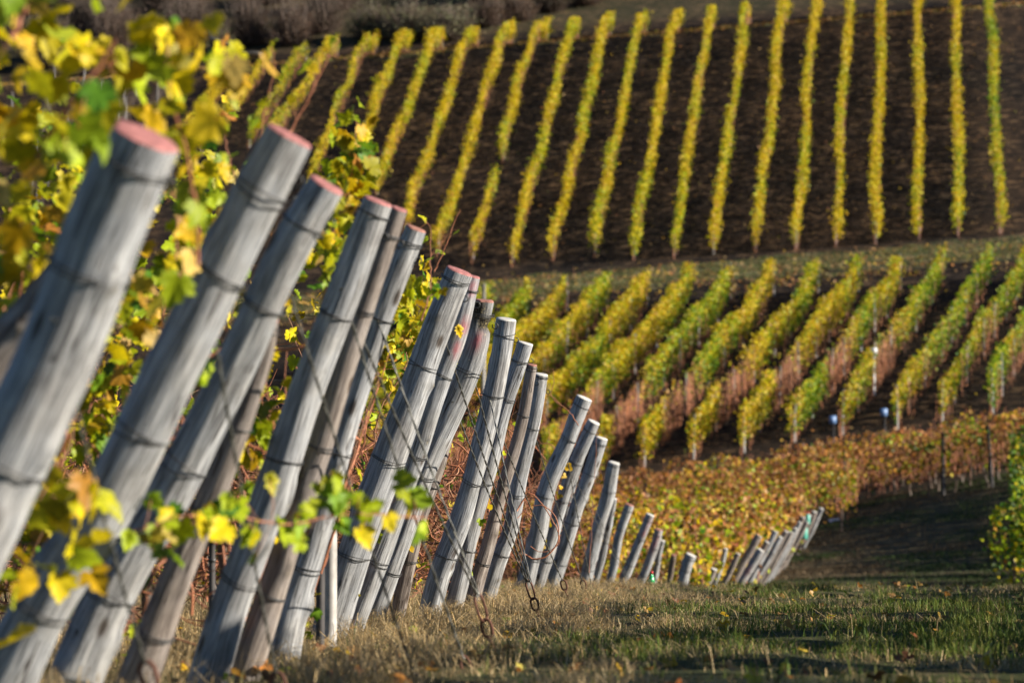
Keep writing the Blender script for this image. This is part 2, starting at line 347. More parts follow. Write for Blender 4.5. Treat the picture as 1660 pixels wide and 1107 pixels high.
    fq = np.vstack([np.stack([i0 + s * k, i0 + (s + 1) * k, i1 + (s + 1) * k, i1 + s * k], 1) for s in (0, 1)]); ft = np.stack([i0 + 2 * k, np.full(k, 3 * k), i1 + 2 * k], 1)
    Geo().add(cv, [fq, ft]).build('cut_end', M[cap], o)
    for fb in binds:
        fb = float(np.clip(fb + rng.uniform(-.035, .035), .02, .95))
        i = int(np.clip(fb * (n - 1), 1, n - 2)); g = Geo(); loops = 2 if depth < 32 else 1
        for l in range(loops):
            aa = np.linspace(0, 2 * np.pi * 1.0, 26); tl = rng.uniform(-.2, .2); off = rng.uniform(-.012, .012); ph = rng.uniform(0, 6)
            R0 = rr[i] * 1.035 + .003 * (1 + l * .5)
            rp = C3[i] + R0 * (np.cos(aa)[:, None] * U[i] + np.sin(aa)[:, None] * W[i]) + T[i] * (off + tl * R0 * np.cos(aa + ph))[:, None]
            tube1(g, rp, .0021 if depth < 32 else .004, 5, cap=False)
        # twisted tail
        ta = rng.uniform(-.6, .9); st = C3[i] + R0 * (math.cos(ta) * U[i] * -1 - .8 * W[i] * 1.0) ; tl_ = np.cumsum(np.vstack([st, rng.normal(size=(6, 3)) * .006 + np.array([.005, -.004, .002])]), 0)
        tube1(g, tl_, .0022, 5)
        g.build('wire_binding', M['wire'], o)
    if hook and depth < 32:
        g = Geo(); c = C3[int(.05 * n) + 1] + np.array([rr[0] + .014, -.01, -.004]); aa = np.linspace(0, 5.4, 14)
        tube1(g, c + .014 * np.stack([np.cos(aa + 2.6), 0.3 * np.sin(aa), np.sin(aa + 2.6)], 1), .0028, 6); g.build('wire_eye', M['wire'], o)
    return dict(o=o, C=C3, r=rr, depth=depth, T=T)
PP = {}
def P(key, *a, **k): PP[key] = build_post(*a, **k)
P('0', [(243, 222), (180, 370), (95, 560), (-20, 790), (-150, 1040)], 122, 158, 6.0, 'pink', 'thickest blurred grey post nearest the camera, faded red top, in the left foreground', lean=.3)
P('0b', [(172, 395), (70, 505), (-60, 660), (-220, 880)], 92, 130, 6.3, 'cut', 'blurred shaded post bracing against the thickest nearest post at the left edge', m='postbrown', hook=False, binds=(.3,), lean=.2)
P('1', [(472, 222), (378, 410), (281, 600), (170, 810), (80, 970), (4, 1107)], 84, 98, 7.1, 'pink', 'long blurred post with red cut top, second from the left at the top')
P('2', [(527, 302), (455, 440), (382, 600), (268, 800), (190, 940), (118, 1107)], 66, 86, 8.0, 'pink', 'blurred post with broad red slanting top, third from the left at the top')
P('2b', [(438, 520), (420, 600), (340, 810), (280, 950), (220, 1107)], 26, 66, 8.35, 'cutred', 'blurred darker post tucked close behind the one with the broad slanting red top', m='postbrown', hook=False)
P('3', [(612, 327), (566, 460), (512, 600), (440, 800), (385, 960), (334, 1107)], 52, 64, 9.2, 'pink', 'wide grey post with pink top joined to a slim brown one with pink top')
P('3b', [(646, 340), (604, 462), (558, 600), (490, 800), (440, 960), (388, 1107)], 28, 52, 9.5, 'pink', 'slim brown post with pink top squeezed beside the wide pink-topped post', m='postbrown')
P('4', [(670, 372), (633, 480), (590, 600), (524, 800), (495, 920), (470, 1010), (458, 1065)], 36, 58, 10.8, 'cutred', 'pale bluish post with brown unpainted top and bulging bent foot', paint=())
P('5', [(747, 440), (713, 528), (683, 605), (634, 737), (586, 870), (538, 1015)], 46, 56, 13.0, 'pink', 'grey post with thin red-edged top, in front of a narrow red-stained one')
P('5b', [(766, 449), (745, 540), (718, 610), (670, 750), (620, 880), (580, 990)], 28, 38, 13.3, 'pink', 'narrow post with vertical red paint stains down its side', paint=[(752, 528, 7, 13, .2), (740, 566, 6, 12, .2), (765, 468, 7, 10, 0)])
P('6', [(779, 488), (768, 560), (742, 640), (690, 760), (650, 880), (608, 985)], 40, 38, 14.2, 'cutred', 'split post with a rotten blackened lichen-covered head and red paint patch', rot=[(770, 498, 20, 26), (790, 525, 20, 14)], paint=[(772, 553, 9, 16, .5)], hook=True)
P('6b', [(776, 570), (741, 650), (700, 780), (672, 880), (652, 970)], 24, 26, 14.7, 'cut', 'thin post hidden behind the rotten-headed post, its foot showing right of it', m='postbrown', hook=False)
P('7', [(818, 518), (806, 600), (776, 737), (752, 820), (726, 900), (711, 952)], 31, 36, 16.4, 'cut', 'pale-topped post standing free just right of the rotten-headed one')
P('8', [(850, 557), (834, 610), (803, 714), (782, 790), (762, 870), (742, 950)], 28, 28, 17.6, 'cut', 'pale-topped post second to the right of the rotten-headed one')
P('9', [(863, 592), (858, 620), (838, 714), (803, 829), (788, 890), (774, 945)], 17, 24, 18.6, 'cutred', 'thinnest brown split post with small reddish top between two pale-topped ones', m='postbrown')
P('10', [(877, 607), (866, 670), (852, 737), (826, 852), (812, 900), (798, 948)], 24, 27, 19.6, 'cut', 'knotty post with flared white top just right of the thinnest brown one')
P('11', [(948, 645), (926, 698), (904, 748), (880, 822), (866, 880), (853, 938)], 27, 28, 23.5, 'cut', 'cleanly cut pale post, first and tallest of three after the wide gap')
P('12', [(961, 684), (938, 733), (919, 781), (897, 853), (884, 905), (872, 947)], 21, 23, 24.6, 'cut', 'pale post in the middle of the three after the wide gap')
P('13', [(975, 710), (952, 781), (932, 835), (918, 872), (908, 910), (897, 947)], 22, 25, 26.0, 'cut', 'last of the three close pale posts after the wide gap')
P('13b', [(948, 728), (930, 788), (915, 850), (905, 900)], 8, 9, 26.8, 'cut', 'very thin stick just left behind the last of three close pale posts', hook=False, binds=(.5,))
P('14', [(998, 750), (984, 806), (969, 853), (959, 900), (952, 940)], 19, 22, 30.0, 'cut', 'pale flat-topped post standing above the orange vines')
P('14b', [(996, 808), (982, 870), (966, 945)], 10, 13, 31.0, 'cut', 'shorter thin post directly behind the flat-topped one above the orange vines', hook=False, binds=(.4,))
P('15', [(1022, 818), (1006, 864), (996, 905), (987, 947)], 14, 16, 34.5, 'cutred', 'knobbly post with a bare cane crossing its brownish top')
P('16', [(1054, 834), (1040, 868), (1030, 892), (1008, 948)], 15, 16, 37.0, 'cut', 'strongly leaning post with a red painted ring near its white top', paint=[(1051, 849, 9, 3, .2), (1044, 862, 3, 9, .3)])
P('17', [(1067, 858), (1056, 903), (1036, 950)], 14, 14, 39.0, 'cutred', 'post with long vertical red paint stripe', paint=[(1062, 880, 3, 18, .35)])
P('17b', [(1074, 876), (1067, 905), (1059, 950)], 9, 10, 40.0, 'cut', 'slim post close behind the one with the long red stripe', hook=False)
P('18', [(1093, 899), (1088, 925), (1082, 955)], 9, 10, 42.0, 'cutred', 'short dark stump-like post just before the broad light one', m='rotten', hook=False)
P('19', [(1120, 899), (1112, 925), (1104, 960)], 18, 18, 44.5, 'cut', 'short broad light post sinking behind the grassy crest', hook=False)
farp = [((1158, 922), (1143, 955), 11, 47, 'small post tip rising from the grass crest, first of the far group'), ((1177, 889), (1158, 950), 8, 49, 'slim upright far post among yellow leaves'),
        ((1229, 868), (1180, 955), 13, 51, 'thick far post with bright lit top, first tall one of the far group'), ((1233, 891), (1192, 957), 12, 52.5, 'far post with a red painted patch halfway down'),
        ((1197, 897), (1168, 957), 9, 50, 'short leaning far post left of the bright-topped one'), ((1257, 861), (1205, 960), 10, 55, 'slim far post with grey top right of the red-patched one'),
        ((1275, 861), (1222, 955), 9, 58, 'far post under the lowest yellow leaves of the orange block'), ((1290, 856), (1236, 950), 9, 61, 'straight far post in the dense fan of posts'),
        ((1302, 838), (1250, 945), 9, 65, 'long far post with teal container hung beside it'), ((1312, 834), (1262, 930), 8, 69, 'long slim far post next to the teal container post'),
        ((1321, 829), (1294, 888), 9, 75, 'far post with small red mark, second last at the track'), ((1332, 824), (1302, 886), 8, 77.5, 'very last far post at the end of the fan by the track'),
        ((1243, 878), (1198, 955), 9, 53.5, 'dark slender far post overlapped by the red-patched one'), ((1266, 870), (1214, 955), 9, 56.5, 'slender far post standing between two slightly taller grey ones'), ((1282, 862), (1229, 955), 8, 59.5, 'narrow brownish far post in the middle of the dense fan'), ((1296, 846), (1243, 950), 8, 63, 'grey far post just left of the teal containers'), ((1308, 846), (1256, 940), 8, 67, 'thin far post directly behind the teal containers')]
for i, (a, b_, w_, d_, lb) in enumerate(farp):
    P('f%d' % i, [a, ((a[0] + b_[0]) / 2 + 1, (a[1] + b_[1]) / 2), b_], w_, w_ + 1, d_, 'cut', lb, hook=False, binds=(.3,), lean=.2, m='post' if i % 2 else 'postbrown',
      paint=[(1212, 925, 3, 9, .5)] if i == 3 else ([(1306, 865, 4, 4, 0)] if i == 10 else ()), group='far end posts below the crest')

# ------------------------------------------------------------ guy wires and ground anchors
def anchor(px, py, depth, label, size=1.0, deep=True):
    """rusty eye rod; (px,py) is its eye"""
    e = at(px, py, depth); gz = float(ground(e[0], e[1])); o = root('ground_anchor', (e[0], e[1], gz), label, 'ground anchor', 'rusty ground anchors of the guy wires')
    s = size; dirn = np.array([.30, -.05, -1.0]); dirn /= np.linalg.norm(dirn); sd = np.array([1., 0, .30]); sd /= np.linalg.norm(sd)
    aa = np.linspace(0, 2 * np.pi, 26); ln = .055 * s
    def link(c, half, wd, r_, nm, oy):
        g = Geo(); tw = np.array([0, 1., 0]) * oy
        pts = c + (np.sign(np.cos(aa)) * np.abs(np.cos(aa)) ** .6)[:, None] * half * dirn + (np.sin(aa) * wd)[:, None] * (sd + tw)
        tube1(g, pts, r_, 7, cap=False); g.build(nm, M['rust'], o, True)
    c = e.copy()
    if deep: link(c + dirn * ln * .8, ln, .016 * s, .0052 * s, 'shackle', .5); c = c + dirn * ln * 1.75
    link(c + dirn * .03 * s, .034 * s, .019 * s, .0062 * s, 'eye', -.2)
    g = Geo(); p0 = c + dirn * .062 * s - sd * .004; L_ = (p0[2] - gz + .08) / -dirn[2]; t_ = np.linspace(0, 1, 8)
    tube1(g, p0 + dirn * (t_ * L_)[:, None] + sd * (.010 * np.sin(t_ * 3))[:, None], .0068 * s, 8); g.build('rod', M['rust'], o, True)
    return e
AN = {}
AN['a'] = anchor(235, 1075, 6.9, 'blurred rusty ground anchor lowest at the left under the second post wire', deep=False)
AN['b'] = anchor(447, 1092, 8.0, 'blurred rusty ground anchor at the bottom edge left of the bulging post foot', deep=False)
AN['c'] = anchor(672, 1095, 9.3, 'rusty ground anchor at the bottom edge ending the long blurred wire', deep=False)
AN['d'] = anchor(752, 1068, 9.9, 'rusty double ring at the bottom edge under the grass bank')
AN['e'] = anchor(774, 966, 10.9, 'rusty link and bent rod standing clear in front of the dry grass')
AN['f'] = anchor(856, 943, 15.6, 'dark rusty link gathering the thick bundle of wires')
AN['g'] = anchor(912, 941, 19.5, 'single upright rusty ring among the dry grass tips', deep=False)
AN['h'] = anchor(944, 941, 22.5, 'small rusty ring left of a pair in the grass by the flat-topped post', deep=False)
AN['i'] = anchor(958, 946, 24.5, 'small rusty ring right of a pair in the grass by the flat-topped post', deep=False)
AN['j'] = anchor(1022, 950, 29.0, 'tiny half buried rusty anchor near the crest', deep=False)
def guy(pk, fr, ak, label, n=2, off=0):
    p = PP[pk]; i = int(fr * (len(p['C']) - 1)); s = p['C'][i] + np.array([-.2 * p['r'][i], -p['r'][i] * 1.02, 0]); e = AN[ak] + np.array([off, 0, .0])
    o = root('guy_wire', e, label, 'wire', 'guy wires from the posts to the ground'); L = np.linalg.norm(s - e); t = np.linspace(0, 1, max(12, int(L / .03)))
    for j in range(n):
        g = Geo(); ph = j * math.pi; tw = t * L * 36 + ph
        pts = s + (e - s) * t[:, None] + np.stack([np.cos(tw) * .0032, np.sin(tw) * .0032, -.02 * np.sin(math.pi * t)], 1)
        tube1(g, pts, .0025, 5); g.build('strand', M['guy'], o, True)
guy('0', .28, 'a', 'dark blurred guy wire crossing the thickest nearest post')
guy('1', .25, 'b', 'blurred guy wire coming down from the second long red-topped post')
guy('2', .14, 'c', 'guy wire from the post with broad slanting red top')
guy('3', .18, 'd', 'guy wire from the wide pink-topped post')
guy('3b', .25, 'e', 'guy wire from the slim brown pink-topped post to the bent rusty rod')
guy('4', .22, 'e', 'guy wire from the pale bluish post to the bent rusty rod', off=.008)
guy('5', .12, 'f', 'guy wire from the red-edged post to the dark rusty link')
guy('6', .18, 'f', 'guy wire from the rotten-headed post to the dark rusty link', off=.01)
guy('6', .3, 'f', 'lower second guy wire from the rotten-headed post to the dark link', off=-.008)
guy('7', .27, 'f', 'guy wire from the free pale-topped post to the dark rusty link', off=.016)
guy('8', .3, 'g', 'guy wire to the single upright rusty ring')
guy('10', .22, 'h', 'guy wire from the knotty white-topped post')
guy('11', .24, 'i', 'guy wire from the cleanly cut pale post, first after the wide gap')
guy('12', .3, 'j', 'long slack guy wire from the middle of three pale posts', n=1)
guy('13', .3, 'j', 'guy wire from the last of the three pale posts', n=1, off=.02)

# ------------------------------------------------------------ near vine rows (run left from the posts)
CANEC = np.array([.34, .13, .065])
def canes(g, x0, x1, Y, dirY, n, z0, z1, r=.0045, seg=10, Xp=0, spread=.14, col=CANEC, wild=1.0, lim=None):
    X = rng.uniform(x0, x1, n); z = rng.uniform(z0, z0 + (z1 - z0) * .6, n); Ys = Y + (Xp - X) * dirY + rng.normal(size=n) * spread
    d = np.stack([rng.normal(size=n) * .65 * wild, rng.normal(size=n) * .3, np.abs(rng.normal(size=n)) * .6 + .25], 1); d /= np.linalg.norm(d, axis=1, keepdims=True)
    P_ = np.zeros((n, seg, 3)); P_[:, 0] = np.stack([X, Ys, z + ground(X, Ys)], 1); st = rng.uniform(.035, .085, n)[:, None]
    top = ground(X, Ys) + z1
    for s in range(1, seg):
        d += rng.normal(size=(n, 3)) * .32 * np.array([1, .6, 1]); d[:, 2] -= np.where(P_[:, s - 1, 2] > top, .6, 0); d /= np.linalg.norm(d, axis=1, keepdims=True)
        P_[:, s] = P_[:, s - 1] + d * st
    if lim is not None:
        P_[:, :, 0] = np.minimum(P_[:, :, 0], lim(P_[:, :, 2]) - rng.uniform(0, .05, (n, 1))); P_[:, :, 1] = np.maximum(P_[:, :, 1], Y - .12)
    rad = (r * rng.uniform(.5, 1.3, n))[:, None] * np.linspace(1.1, .5, seg)[None]
    v, q = tubes(P_, rad, 4); c = col * rng.uniform(.5, 1.5, (n, 1)) * np.array([1, 1, 1]); c = np.where(rng.random((n, 1)) < .25, c * np.array([.75, 1.0, 1.05]), c)
    g.add(v, q, np.repeat(c, seg * 4, 0)); return P_
def trunk(g, X, Y, h, r=.018):
    n = 9; gz = float(ground(X, Y)); p = np.zeros((n, 3)); p[0] = (X, Y, gz - .05)
    for i in range(1, n): p[i] = p[i - 1] + np.array([rng.normal() * .02, rng.normal() * .015, h / (n - 1)])
    tube1(g, p, r * np.linspace(1.3, .8, n) * rng.uniform(.85, 1.15, n), 7, np.array([.11, .075, .055]))
LAB = ['nearest vine row, big blurred yellow leaves at the left edge', 'second nearest vine row, blurred gold leaves left of the long red-topped post', 'vine row of green-yellow leaves behind the broad red-topped post',
       'vine row with the tall leafy shoot rising beside the wide pink-topped post', 'vine row of bare canes ending at the pale bluish post', 'bare vine row ending at the red-edged post', 'vine row ending at the rotten-headed post',
       'vine row of orange canes ending at the free pale-topped post', 'vine row ending at the second pale-topped post', 'vine row ending at the knotty white-topped post', 'vine row ending at the first of three pale posts',
       'vine row ending at the last of three pale posts', 'vine row ending at the flat-topped post above orange vines', 'orange vine row at the knobbly post with brownish top', 'orange vine row at the strongly leaning red-ringed post',
       'orange vine row at the post with long red stripe', 'orange vine row at the short broad light post']
KEYS = ['0', '1', '2', '3', '4', '5', '6', '7', '8', '10', '11', '13', '14', '15', '16', '17', '19']
ROWS = []
# leaf clusters: px, py, spread x, spread y, count, row index, leaf size
BL = [(60, 330, 70, 150, 40, 0, .10), (20, 130, 45, 90, 34, 0, .10), (60, 50, 45, 40, 26, 0, .10), (180, 70, 30, 35, 12, 0, .10), (285, 90, 38, 65, 26, 0, .10), (310, 150, 34, 30, 14, 0, .10), (210, 150, 40, 25, 9, 0, .10),
      (265, 25, 26, 28, 8, 0, .09), (300, 350, 16, 40, 5, 0, .095), (280, 420, 20, 20, 5, 0, .10), (240, 490, 22, 24, 7, 1, .10), (110, 790, 38, 70, 26, 0, .10), (30, 650, 36, 50, 16, 0, .10), (30, 960, 30, 70, 12, 0, .10), (110, 900, 18, 18, 3, 0, .10), (5, 450, 20, 60, 9, 0, .10),
      (80, 320, 60, 90, 120, 3, .09), (60, 560, 60, 110, 150, 2, .09), (120, 640, 60, 60, 90, 3, .085), (200, 520, 45, 60, 60, 3, .085), (210, 430, 40, 50, 40, 2, .08), (60, 830, 60, 110, 90, 3, .09), (150, 960, 50, 50, 30, 3, .08), (90, 480, 80, 60, 80, 4, .09),
      (330, 330, 30, 50, 30, 2, .08), (380, 110, 26, 22, 8, 1, .085), (490, 105, 12, 8, 2, 1, .07), (250, 640, 60, 90, 60, 4, .085), (340, 300, 40, 50, 30, 4, .08), (400, 300, 30, 60, 16, 2, .075),
      (570, 230, 17, 24, 22, 3, .085), (562, 285, 20, 22, 20, 3, .085), (548, 345, 16, 34, 22, 3, .08), (545, 430, 26, 40, 34, 3, .08), (430, 690, 28, 60, 46, 3, .08), (450, 800, 24, 50, 20, 3, .075),
      (655, 470, 22, 28, 26, 4, .08), (640, 540, 28, 40, 36, 5, .085), (675, 520, 30, 40, 30, 5, .08), (620, 508, 9, 7, 4, 4, .08), (700, 460, 14, 20, 8, 5, .07), (655, 420, 8, 20, 5, 4, .07),
      (340, 480, 40, 60, 40, 4, .08), (480, 560, 50, 80, 50, 5, .08), (640, 640, 40, 60, 60, 6, .08), (410, 480, 24, 30, 20, 4, .08)]
YD = .05
for i, kx in enumerate(KEYS):
    p = PP[kx]; b0 = p['C'][-1]; tp0 = p['C'][0]; Y = p['depth'] + .25; x1 = b0[0] + .10; x0 = -.19 * Y - .8
    near = i < 13
    lim = lambda z, b0=b0, tp0=tp0: b0[0] + (tp0[0] - b0[0]) * np.clip((z - b0[2]) / (tp0[2] - b0[2]), 0, 1.05) + .04
    o = root('vine_row', (x1, Y, float(ground(x1, Y))), LAB[i], 'vine row', 'vine rows behind the leaning posts'); top = 1.45
    g = Geo(); nn = int((x1 - x0) * (26 if i < 3 else 100 if near else 70)); canes(g, x0, x1 + .3, Y, YD, nn, .12, top * (1.0 if i > 5 else .78), .0042 if near else .006, 12, x1, lim=lim)
    if near and i > 1:                 # heavier canes tied near the posts
        canes(g, max(x0, x1 - 1.6), x1 + .25, Y, YD, 8, .3, 1.25, .006, 13, x1, .08, CANEC * 1.1, lim=lim)
    g.build('canes', M['cane'], o)
    X = x1 - .35
    while X > x0:
        g = Geo(); trunk(g, X, Y + (x1 - X) * YD, .75); g.build('vine_stem', M['cane'], o); X -= rng.uniform(.9, 1.2)
        if not near and X < x1 - 3: break
    for h in (.45, .8, 1.1, 1.35):
        g = Geo(); xs = np.linspace(x0, x1 + .03, 14); ys = Y + (x1 - xs) * YD
        tube1(g, np.stack([xs, ys, ground(x1, Y) + (ground(x0, Y) - ground(x1, Y)) * (x1 - xs) / (x1 - x0) + h + .01 * rng.normal(size=14)], 1), .0022 if near else .004, 5); g.build('trellis_wire', M['wire'], o, True)
    # leaves
    g = Geo()
    for (px, py, sx, sy, n_, ri, sz) in BL:
        if ri != i: continue
        n2 = int(n_ * (.62 if i < 1 else 1.2)); x = px + rng.normal(size=n2) * sx; y = py + rng.normal(size=n2) * sy; dY = Y + rng.normal(size=n2) * .12 + (0 if px < 400 or i > 2 else .1)
        if i == 0 and px > 150 and py > 120: dY += .45
        c = at(x, y, dY); ok = c[:, 2] > ground(c[:, 0], c[:, 1]) + .1; n2 = ok.sum()
        wts = [6, 3.2, 2.6, .8, .1, .8, .3, .4, 0] if i < 2 else [4.5, 2, 4, 2, .5, .5, .3, .5, 0]
        leaves(g, c[ok], sz * rng.uniform(.6, 1.15, n2), pal(n2, wts), 'grape' if i < 7 else 'mid', .2, .35)
    n_ = int((x1 - x0) * ([3, 12, 34, 44, 60, 75, 95, 100, 100, 100, 110, 120, 130, 200, 230, 260, 280][i])); X = rng.uniform(x0, x1 + .1, n_); keep = np.ones(n_, bool)
    if i < 13: keep = vnoise(X * 2.2 + i * 13, np.full(n_, i * 3.1)) > (.42 if i > 2 else .4)
    X = X[keep]; n_ = len(X); Yy = Y + (x1 - X) * YD + rng.normal(size=n_) * .16; tp = (1.02 if i < 6 else 1.3) if i < 13 else 1.45
    h = .15 + (tp - .15) * rng.beta(1.3, 1.1, n_)
    c = np.stack([X, Yy, ground(X, Yy) + h], 1); c[:, 0] = np.where(X > x1 - .7, np.minimum(X + (lim(c[:, 2]) - x1), lim(c[:, 2])), X)
    wts = [3, 1.2, 4, 2.5, .6, .6, .4, .8, .2] if i < 10 else [3, 2.5, 3, 1, .3, 3, 1.5, 1.5, 1.2]
    leaves(g, c, (.08 if i < 13 else .1) * rng.uniform(.6, 1.2, n_), pal(n_, wts), 'grape' if i < 6 else 'mid', .2, .3)
    if g.n: g.build('foliage', M['leaf'], o)
    ROWS.append((o, x1, Y))
def shoot(parent, pts, depth, r, nleaf, size, wts=(2.5, .4, 6, 3, .4, .1, .05, .2, 0), kind='grape', bare=0, col=CANEC):
    P_ = np.array([at(a, b_, d) for (a, b_), d in zip(pts, np.linspace(depth[0], depth[1], len(pts)))]); Q, _ = resample(P_, 26); Q[1:-1] += rng.normal(size=(24, 3)) * .002
    g = Geo(); tube1(g, Q, np.linspace(r, r * .45, 26), 6, col * 1.1)
    if nleaf:
        t = rng.uniform(bare, 1, nleaf); q = Q[(t * 25).astype(int)]; c = q + rng.normal(size=(nleaf, 3)) * np.array([.035, .03, .04]) * size / .08; mid_ = (q + c) / 2 + rng.normal(size=(nleaf, 3)) * .004
        v, f = tubes(np.stack([q, mid_, c], 1), np.full((nleaf, 3), .0012), 3); g.add(v, f, np.array([.45, .2, .1])); g.build('shoot', M['cane'], parent)
        g2 = Geo(); leaves(g2, c, size * rng.uniform(.55, 1.15, nleaf), pal(nleaf, wts), kind, .1, .35, np.array([.2, -.8, .1])); g2.build('shoot_leaves', M['leaf'], parent)
    else: g.build('shoot', M['cane'], parent)
SH = [(1, [(215, 862), (300, 838), (390, 838), (470, 850), (560, 832), (640, 835), (700, 838)], (6.9, 7.5), .0035, 50, .085), (1, [(530, 850), (545, 800), (535, 765)], (7.3, 7.3), .0022, 7, .07),
      (2, [(418, 250), (430, 170), (445, 110), (440, 75)], (8.4, 8.3), .003, 3, .06), (2, [(470, 215), (500, 160), (525, 110), (545, 60)], (8.0, 8.0), .003, 2, .05), (2, [(395, 330), (372, 260), (362, 200)], (8.6, 8.6), .003, 4, .06),
      (3, [(535, 400), (560, 330), (572, 250), (580, 195)], (9.8, 9.8), .0035, 26, .075), (4, [(683, 520), (697, 470), (698, 420), (697, 370), (688, 358)], (11.2, 11.2), .003, 9, .055), (4, [(704, 440), (722, 400), (735, 365), (746, 340)], (11.4, 11.4), .0028, 2, .035),
      (4, [(698, 412), (715, 395), (735, 370)], (11.3, 11.3), .0014, 0, 0), (9, [(938, 690), (925, 670), (908, 655), (890, 640), (884, 650)], (21, 21), .004, 0, 0), (9, [(905, 655), (893, 640), (898, 620), (897, 600)], (21, 21), .003, 0, 0),
      (13, [(1022, 820), (1032, 795), (1034, 778)], (34.6, 34.6), .004, 7, .07), (13, [(985, 825), (1015, 818), (1042, 812), (1058, 800)], (34, 34), .005, 0, 0),
      (0, [(320, 430), (318, 340), (300, 240), (280, 170), (270, 60)], (6.4, 6.1), .005, 9, .09), (0, [(60, 260), (110, 170), (160, 110), (190, 60)], (5.4, 5.4), .006, 10, .09), (0, [(20, 60), (40, 10), (60, -40)], (5.5, 5.5), .007, 5, .1),
      (1, [(315, 620), (300, 480), (285, 400), (300, 290)], (7.3, 7.4), .004, 10, .09), (10, [(955, 930), (968, 700), (974, 670)], (24.8, 24.8), .003, 0, 0)]
aa = np.linspace(-2.2, 2.6, 9)
SH.append((9, [(870 + 36 * math.cos(a), 862 - 44 * math.sin(a)) for a in aa], (19, 19), .006, 0, 0)); SH.append((9, [(838, 828), (862, 800), (900, 850), (906, 880), (880, 895), (860, 885)], (19.1, 19.1), .005, 0, 0))
for (ri, pts, d_, r_, nl, sz) in SH: shoot(ROWS[ri][0], pts, d_, r_, nl, sz)
def stake(px, ytop, depth, wpx, label, m='stake', lean_=0, ybot=None):
    t = at(px, ytop, depth); gz = float(ground(t[0], depth)); o = root('trellis_stake', (t[0], depth, gz), label, 'stake', 'straight stakes between the leaning posts'); hw = wpx * depth / F
    g = Geo(); h = t[2] - gz; n = 6; zs = np.linspace(0, 1, n); pts = np.stack([t[0] + (1 - zs) * -lean_, np.full(n, depth), gz - .05 + zs * (h + .05)], 1)
    tube1(g, pts, hw * .6, 4); g.build('shaft', M[m], o)
    g = Geo(); c = pts[4]; box(g, c, (hw * 1.3, hw * 1.3, .012)); g.build('wire_clip', M['wire'], o)
stake(536, 800, 12.2, 18, 'white square stake between the bulging post foot and the red-edged post'); stake(520, 820, 11.9, 12, 'grey-brown stake left of the white square one', 'darkstake')
stake(344, 860, 10.5, 9, 'brown stake low between the second and third posts', 'darkstake'); stake(386, 845, 11.0, 9, 'short grey stake behind the blurred leaf shoot'); stake(784, 460, 90, 5, 'thin pale stake rising right of the rotten-headed post')

# ------------------------------------------------------------ orange vineyard block in the hollow
def xend(Y): return np.interp(Y, [44, 47, 51, 55, 61, 69, 77, 80], [2.9, 3.3, 4.0, 4.8, 5.7, 7.0, 8.0, 8.6])
def vine_wall(Y, xa, xb, h, dens, wts, label, group, lsize=.11, slope=.03, low=.35, sticks=6, posts=0, thick=.2, greens=None, stemc=CANEC, darkpost=False, seed=0, name='vine_row'):
    o = root(name, (xb, Y, float(ground(xb, Y))), label, 'vine row', group); n = int((xb - xa) * dens); X = rng.uniform(xa, xb, n)
    hh = h * (.84 + .32 * vnoise(X * 1.7 + seed, np.full(n, seed * .7))); t = rng.beta(1.5, 1.0, n); z = low * (.7 + .6 * vnoise(X * 2.3, np.full(n, seed + .5))) + (hh - low) * t
    Yy = Y + (xb - X) * slope + rng.normal(size=n) * thick * (.6 + .5 * t); c = np.stack([X, Yy, ground(X, Yy) + z], 1)
    W_ = np.tile(np.asarray(wts, float), (n, 1)); pn = vnoise(X * .5 + seed * 3, t * 2 + seed); W_[:, 2:4] *= (.4 + 2.2 * sstep(.45, .75, pn))[:, None]; W_[:, 5:9] *= (.4 + 2.0 * sstep(.4, .8, t) * (1 - sstep(.5, .8, pn)))[:, None]
    g = Geo(); leaves(g, c, lsize * rng.uniform(.6, 1.2, n), pal(n, W_), 'far', .3, .2); g.build('foliage', M['leaf'], o)
    if sticks:
        g = Geo(); n = int((xb - xa) * sticks); X = rng.uniform(xa, xb, n); Yy = Y + (xb - X) * slope + rng.normal(size=n) * .12; b0 = np.stack([X, Yy, ground(X, Yy) + rng.uniform(.3, .9, n)], 1); e = b0 + np.stack([rng.normal(size=n) * .1, rng.normal(size=n) * .06, h * rng.uniform(.3, .62, n)], 1)
        v, q = tubes(np.stack([b0, (b0 + e) / 2 + rng.normal(size=(n, 3)) * .02, e], 1), np.tile([.009, .007, .004], (n, 1)), 3); g.add(v, q, np.repeat(stemc * rng.uniform(.7, 1.9, (n, 1)), 9, 0)); g.build('canes', M['cane'], o)
    X = xb - .4
    while X > max(xa, xb - 9): g = Geo(); trunk(g, X, Y + (xb - X) * slope, .75, .03); g.build('vine_stem', M['cane'], o); X -= rng.uniform(.8, 1.2)
    for k in range(posts):
        X = xb - .1 - k * rng.uniform(1.9, 2.6); 
        if X < xa: break
        gz = float(ground(X, Y)); ln = .14 if k % 3 == 0 else .02; g = Geo(); tube1(g, [(X - ln, Y - .15, gz + h * .95), (X - ln / 2, Y - .15, gz + h * .5), (X, Y - .15, gz - .05)], .05, 7); g.build('row_post', M['darkstake' if darkpost else 'stake'], o)
    return o
Y = 46.5; i = 0; OR = 'orange vine rows in the hollow'
ordn = ['first', 'second', 'third', 'fourth', 'fifth', 'sixth', 'seventh', 'eighth', 'ninth', 'tenth', 'eleventh', 'twelfth', 'thirteenth', 'fourteenth', 'fifteenth', 'sixteenth', 'seventeenth', 'eighteenth', 'nineteenth', 'twentieth', 'twenty-first', 'twenty-second', 'twenty-third', 'twenty-fourth', 'twenty-fifth', 'twenty-sixth']
